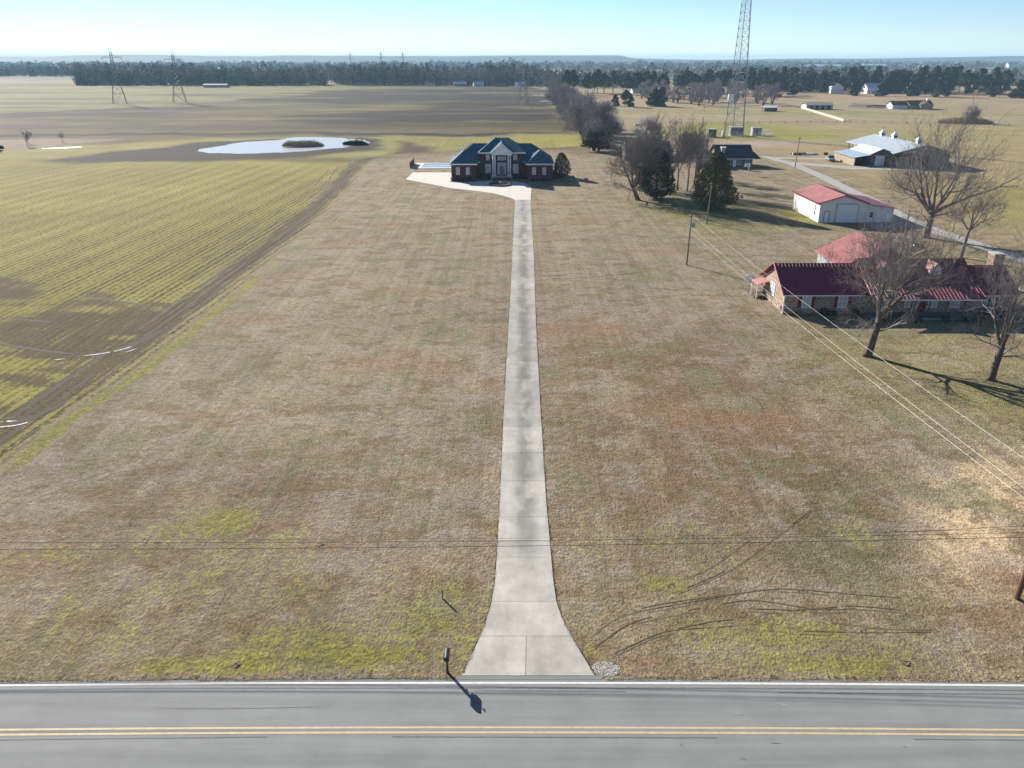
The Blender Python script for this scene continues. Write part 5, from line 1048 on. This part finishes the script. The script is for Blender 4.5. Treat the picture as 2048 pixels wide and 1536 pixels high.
# ------------------------------------------------------------------ far woods, one mass each
M_wood = bpy.data.materials.new('far_woodland'); g = G(M_wood); ri = g.n.new('ShaderNodeNewGeometry').outputs['Random Per Island']
n2 = g.n.new('ShaderNodeVectorMath'); n2.operation = 'SCALE'; g.l.new(g.attr('tint', True), n2.inputs[0]); g.l.new(g.rng(ri, 0, 1, .6, 1.4, False), n2.inputs['Scale']); g.out(n2.outputs[0], .95, .1)
def woods(name, label, pts, H, W, ntri, seed, ever=.25, size=1.4):
    R = np.random.default_rng(seed); pts = np.asarray(pts, float); n = len(pts); h = H * R.uniform(.4, 1.2, n) * (.45 + 1.1 * fbm(pts[:, 0], pts[:, 1], 90, 2, seed + 200)); wd = W * R.uniform(.6, 1.25, n); ev = R.uniform(0, 1, n) < ever * (.3 + 1.4 * fbm(pts[:, 0], pts[:, 1], 120, 2, seed + 300))
    ti = np.repeat(np.arange(n), ntri); N = n * ntri; t = R.uniform(0, 1, N); a = R.uniform(0, 6.283, N)
    z = h[ti] * (.04 + .96 * t); rad = wd[ti] / 2 * np.sin(np.pi * np.clip(t * .82 + .16, 0, 1)) ** .6 * R.uniform(.3, 1, N) ** .5 * (.75 + .35 * np.sin(a * 3 + ti))
    keep = ev[ti] | (R.uniform(0, 1, N) < .62); ti, z, rad, a, t = ti[keep], z[keep], rad[keep], a[keep], t[keep]
    c = np.c_[pts[ti, 0] + rad * np.cos(a), pts[ti, 1] + rad * np.sin(a), z]; T = leaves(R, c, size * np.where(ev[ti], 1.0, .72)); T[:, :, 2] = np.maximum(T[:, :, 2], 0)
    bare = np.array([.20, .175, .16]); evc = np.array([.06, .085, .042]); col = np.where(ev[:, None], evc, bare) * R.uniform(.7, 1.3, n)[:, None]; return tag(soup(name, T, M_wood, None, col[ti]), label, None, None, 'stuff')
R = np.random.default_rng(31)
def region(n, y0, y1, u0, u1, gaps=()):
    """random standing places between two sight bearings (x/y) and two distances"""
    y = R.uniform(y0, y1, n); s = R.uniform(u0, u1, n); k = np.ones(n, bool)
    for a, b in gaps: k &= ~((s > a) & (s < b))
    return np.c_[s[k] * y[k], y[k]]
W1 = np.concatenate([region(620, 985, 1060, -.53, -.228), region(520, 1060, 1250, -.53, -.25), region(440, 995, 1060, -.215, .035), region(500, 1060, 1250, -.225, .035)])
woods('left_woodland', 'far mixed wood along the back of the ploughed fields', W1, 18.5, 13, 120, 1, .3, 1.25)
woods('tall_pine_stand', 'tall pine tops standing above the far wood', [(-160 + 9 * k + (k % 3) * 4, 1030 + (k % 4) * 9) for k in range(6)], 25, 10, 260, 2, 1.0, 1.2)
W2 = np.concatenate([region(500, 1500, 1750, -.72, -.5), region(700, 1250, 1600, -.5, .05), region(700, 900, 1200, .03, .34, [(.19, .2)]), region(700, 950, 1400, .3, .75)])
woods('middle_woodland', 'hazy woodland behind the meadows and far houses', W2, 15, 13, 90, 3, .22, 1.8)
W3 = np.concatenate([region(900, 1700, 2400, -.75, .75, [(.02, .06)]), region(700, 2400, 3300, -.75, .75)])
woods('distant_woodland', 'blue distant woodland below the ridge', W3, 15, 26, 60, 4, .25, 3.6)
woods('farthest_woodland', 'farthest woodland at the foot of the ridge', region(1300, 3100, 4300, -.75, .75), 15, 50, 50, 5, .2, 8)

# ------------------------------------------------------------------ far houses and farm buildings
def house(name, label, x, y, w_, d_, ze, zr, rz, mw, mr, cat='house', wins=3, chim=False, detail=True, group=None):
    o = thing(name, label, cat, (x, y, 0), rz, group); a, c = w_ / 2, d_ / 2
    P(o, 'wall', mw, gable_y(MB(), -a, a, -c, c, ze, zr - .15), world=False)
    P(o, 'roof', mr, MB().slab((-a - .5, -c - .5, ze - .1), (a + .5, -c - .5, ze - .1), (a + .5, 0, zr), (-a - .5, 0, zr), .15).slab((a + .5, c + .5, ze - .1), (-a - .5, c + .5, ze - .1), (-a - .5, 0, zr + .002), (a + .5, 0, zr + .002), .15), world=False)
    if detail:
        for k in range(wins): xx = -a + w_ * (k + .5) / wins; wo = P(o, 'window', M_white, MB().box(xx - .6, xx + .6, -c - .06, -c - .003, .9, 2.3), world=False); P(wo, 'pane', M_glass, MB().box(xx - .48, xx + .48, -c - .09, -c - .062, 1.0, 2.2), world=False)
        P(o, 'door', M_brown, MB().box(-.5, .5, -c - .07, -c - .003, .05, 2.1), world=False)
    if chim: P(o, 'chimney', M_white, MB().box(a - 2, a - 1, -.6, .6, ze, zr + 1.0), world=False)
    return o
st = house('stable', 'long low pink roofed stable with dark open stalls', 197, 523, 17, 8, 2.9, 4.4, .03, mat('pinkish_board', (.34, .28, .25), .9, .1), mat('pale_stable_roof', (.40, .37, .34), .7, .1), 'stable', 0, False, False)
for k in range(4):
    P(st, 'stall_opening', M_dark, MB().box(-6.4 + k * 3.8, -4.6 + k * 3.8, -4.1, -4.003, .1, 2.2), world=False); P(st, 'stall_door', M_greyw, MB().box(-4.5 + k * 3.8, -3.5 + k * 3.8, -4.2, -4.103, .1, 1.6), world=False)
P(st, 'painted_sunlight_end', M_white, MB().box(-8.6, -8.52, -3.9, 3.9, .05, 2.8), world=False)  # white sheet paints sunlight onto the stable's left end wall
rn = house('ranch_house', 'tan far ranch house with two gables and a long shadow', 264, 528, 15, 9, 2.8, 5.2, .05, M_tan, M_broof, 'house', 3, True)
P(rn, 'left_wing', M_whitew, gable_y(MB(), -18, -7.6, -3, 5, 2.6, 4.6), world=False); P(rn, 'left_wing_roof', M_broof, MB().slab((-18.4, -3.5, 2.5), (-7.6, -3.5, 2.5), (-7.6, 1, 4.8), (-18.4, 1, 4.8), .14).slab((-7.6, 5.5, 2.5), (-18.4, 5.5, 2.5), (-18.4, 1, 4.802), (-7.6, 1, 4.802), .14), world=False)
P(rn, 'front_gable', M_tan, MB().add([(-2, -8, 0), (6, -8, 0), (6, -8, 2.7), (2, -8, 4.6), (-2, -8, 2.7), (-2, -4.45, 0), (6, -4.45, 0), (6, -4.45, 2.7), (2, -4.45, 4.6), (-2, -4.45, 2.7)], [(0, 1, 2, 3, 4), (9, 8, 7, 6, 5), (0, 4, 9, 5), (1, 6, 7, 2), (2, 7, 8, 3), (3, 8, 9, 4)]), world=False)
P(rn, 'front_gable_roof', M_broof, MB().slab((-2.5, -8.5, 2.6), (2, -8.5, 4.8), (2, -1, 4.8), (-2.5, -1, 2.6), .12).slab((2, -8.5, 4.802), (6.5, -8.5, 2.6), (6.5, -1, 2.6), (2, -1, 4.802), .12), world=False)
house('white_house', 'white gabled house among evergreens, left of the two', 306, 772, 13, 11, 5.4, 9.2, 1.4, M_whitew, M_galv, 'house', 3)
house('white_house', 'white house with grey hip porch among evergreens, right of the two', 338, 766, 16, 11, 5.2, 9.0, .1, M_whitew, M_galv, 'house', 4)
house('field_shed', 'small open shed with pale roof beyond the lattice tower', 160, 503, 8, 5, 2.4, 3.2, .05, M_brown, M_white, 'shed', 0, False, False)
o = thing('storage_tank', 'square white tank on legs among the far bare trees', 'tank', (150.5, 560, 0)); P(o, 'tank_body', M_white, MB().cyl(150.5, 560, 3.5, 7.6, 1.9, 14)); P(o, 'tank_lid', M_steel, MB().cyl(150.5, 560, 7.6, 8.0, 1.95, 14, .4))
for sx_ in (-1, 1): P(o, 'leg', M_steel, MB().box(150.5 + sx_ * 1.3 - .12, 150.5 + sx_ * 1.3 + .12, 559.9, 560.1, 0, 3.5))
house('long_shed', 'long low pale shed at the far edge of the green field', -336, 930, 27, 9, 2.8, 4.0, -.05, M_greyw, M_greyw, 'shed', 4)
house('far_shed', 'white shed at the far left edge of the picture', -770, 1160, 26, 12, 4, 6, .2, M_whitew, M_galv, 'shed', 0, False, False)
for k, (x, y, w_, lb) in enumerate([(1015, 2700, 120, 'long white warehouse roof far beyond the evergreens'), (1290, 2950, 90, 'second white warehouse roof far beyond the evergreens'), (1180, 2350, 55, 'pale industrial building among the far right woods'), (1330, 2200, 26, 'white roofed house leftmost in the far right row'), (1420, 2230, 24, 'white roofed house second in the far right row'), (1480, 2260, 26, 'white roofed house third in the far right row'), (1560, 2290, 24, 'white roofed house last in the far right row'), (480, 1000, 23, 'pale roofed house half hidden above the right evergreens')]):
    house('far_building', lb, x, y, w_, 22 if w_ > 40 else 14, 9 if w_ > 40 else 7 if w_ == 23 else 15, 13 if w_ > 40 else 11 if w_ == 23 else 21, .1, M_whitew, M_white if w_ > 40 else M_galv, 'building', 0, False, False)
for k, (x, y, lb) in enumerate([(-98, 1052, 'small white house leftmost along the far end of the ploughland'), (-62, 1044, 'low pale house second along the far end of the ploughland'), (-40, 1040, 'long white roofed house third along the far end of the ploughland'), (-16, 1046, 'grey house fourth along the far end of the ploughland'), (10, 1040, 'small pale house fifth along the far end of the ploughland')]):
    house('far_house', lb, x, y - 70, 12 + 3 * (k % 2), 8, 3, 5, .1 * k, M_whitew if k % 2 == 0 else M_tan, M_galv if k % 3 else M_broof, 'house', 2)
for k, (x, y, lb) in enumerate([(120, 770, 'pale house behind the left part of the pine row'), (168, 745, 'grey roofed house behind the far grove'), (186, 748, 'dark house behind the storage tank')]): house('far_house', lb, x, y, 15, 9, 3, 5.4, .1, M_whitew if k == 0 else M_greyw, M_galv if k == 0 else M_droof, 'house', 3)
# white rail fence, wire fence posts
def rail_fence(label, a, b, n, h=1.5, m=M_white):
    o = thing('rail_fence', label, 'fence', (a[0], a[1], 0)); A = Vector((0, 0, 0)); B = Vector((b[0] - a[0], b[1] - a[1], 0))
    for k in range(n + 1): p_ = A.lerp(B, k / n); P(o, 'post', m, MB().box(p_.x - .12, p_.x + .12, p_.y - .12, p_.y + .12, 0, h), world=False)
    for z in (.45, .9, 1.35):
        q_ = MB(); d = (B - A).normalized(); s = Vector((-d.y, d.x, 0)) * .06; u = Vector((0, 0, .14)); a_, b_ = A + Vector((0, 0, z)), B + Vector((0, 0, z))
        q_.add([tuple(v_) for v_ in (a_ - s - u, a_ + s - u, a_ + s + u, a_ - s + u, b_ - s - u, b_ + s - u, b_ + s + u, b_ - s + u)], [(0, 1, 2, 3), (7, 6, 5, 4), (0, 4, 5, 1), (1, 5, 6, 2), (2, 6, 7, 3), (3, 7, 4, 0)]); P(o, 'rail', m, q_, world=False)
    return o
M_cream = mat('cream_fence_paint', (.62, .56, .44), .8, .1)
rail_fence('long cream rail fence running down from the stable', (188.5, 528), (170.6, 414), 30, 1.5, M_cream)
rail_fence('short cream rail fence in front of the far ranch house', (226, 545), (243, 524), 8, 1.4, M_cream)
rail_fence('short white rail fence behind the ranch house garden', (236, 565), (250, 553), 6, 1.4)
o = thing('ranch_wall', 'red brick garden wall left of the far ranch house', 'wall', (242, 540, 0)); P(o, 'brickwork', M_redp, MB().box(236, 249, 539.7, 540.2, 0, 1.5)); P(o, 'coping', M_broof, MB().box(235.9, 249.1, 539.6, 540.3, 1.5, 1.6))
o = thing('wire_fence', 'thin wire field fence crossing the right hand meadow', 'fence', (171, 408, 0))
fp = [(60, 393), (92.6, 396), (130, 404), (171.6, 408.1), (246.5, 386.4)]
for (xa, ya), (xb, yb) in zip(fp, fp[1:]):
    n = int(math.hypot(xb - xa, yb - ya) / 6)
    for k in range(n): t = k / n; P(o, 'post', M_brown, MB().box(xa + (xb - xa) * t - .08, xa + (xb - xa) * t + .08, ya + (yb - ya) * t - .08, ya + (yb - ya) * t + .08, 0, 1.4))
    b = MB()
    for z in (.4, .8, 1.2): b.bar((xa, ya, z), (xb, yb, z), .03, 3)
    P(o, 'strand', M_dsteel, b)
o = thing('white_trough', 'small white trough on the meadow right of the hedgerow', 'trough', (60.5, 391, 0)); P(o, 'tub', M_white, MB().box(59.6, 62, 390.5, 391.4, .1, 1.0)); P(o, 'feet', M_brown, MB().box(59.8, 60.1, 390.6, 391.3, 0, .1).box(61.5, 61.8, 390.6, 391.3, 0, .1))

# ------------------------------------------------------------------ distant ridge
prof = [(-9000, 48), (-4937, 46), (-4552, 43), (-4210, 61), (-3728, 66), (-3007, 56), (-2429, 52), (-2235, 61), (-1561, 56), (-598, 52), (-67, 58), (500, 59), (1041, 59), (1148, 36), (1477, 26), (1912, 20), (2442, 26), (2972, 32), (3552, 30), (4224, 43), (4935, 56), (9000, 60)]
hx = np.linspace(-9000, 9000, 361); hy = np.linspace(6200, 9400, 17); KH = .62
HX, HY = np.meshgrid(hx, hy); pz = np.interp(HX, [p_[0] for p_ in prof], [p_[1] for p_ in prof])
k = np.clip((HY - 6300) / 1700, 0, 1); HZ = pz * k ** 1.4 * (1 + .10 * (fbm(HX, HY, 420, 4, 71) - .5)) + 4 * (fbm(HX, HY, 160, 3, 73) - .5) * k - 1.0 * (k <= 0)
HZ = np.where(HY > 8300, HZ * .8, HZ)
ii = (np.arange(16)[:, None] * 361 + np.arange(360)[None, :]).ravel(); me = bpy.data.meshes.new('hills'); me.from_pydata(np.c_[HX.ravel() * KH, HY.ravel() * KH, 30 + (HZ.ravel() - 30) * KH - np.clip((6900 - HY.ravel()) / 700, 0, 1) * 12.5].tolist(), [], np.c_[ii, ii + 1, ii + 362, ii + 361].tolist())
me.materials.append(mat('wooded_ridge', (.050, .056, .055), .95, .3, .004)); o = bpy.data.objects.new('hills', me); C.objects.link(o); tag(o, kind='structure')

# ------------------------------------------------------------------ winter haze
M_haze = bpy.data.materials.new('haze_air'); M_haze.use_nodes = True; nt = M_haze.node_tree; nt.nodes.clear()
vo = nt.nodes.new('ShaderNodeVolumePrincipled'); ou = nt.nodes.new('ShaderNodeOutputMaterial'); nt.links.new(vo.outputs[0], ou.inputs['Volume'])
vo.inputs['Color'].default_value = (.47, .75, 1.0, 1); vo.inputs['Density'].default_value = 1.1e-4; vo.inputs['Anisotropy'].default_value = 0.0
tag(MB().box(-13500, 13500, -250, 15500, -1.5, 76).build('haze', M_haze), kind='stuff', label='thin blue winter haze over the whole plain')
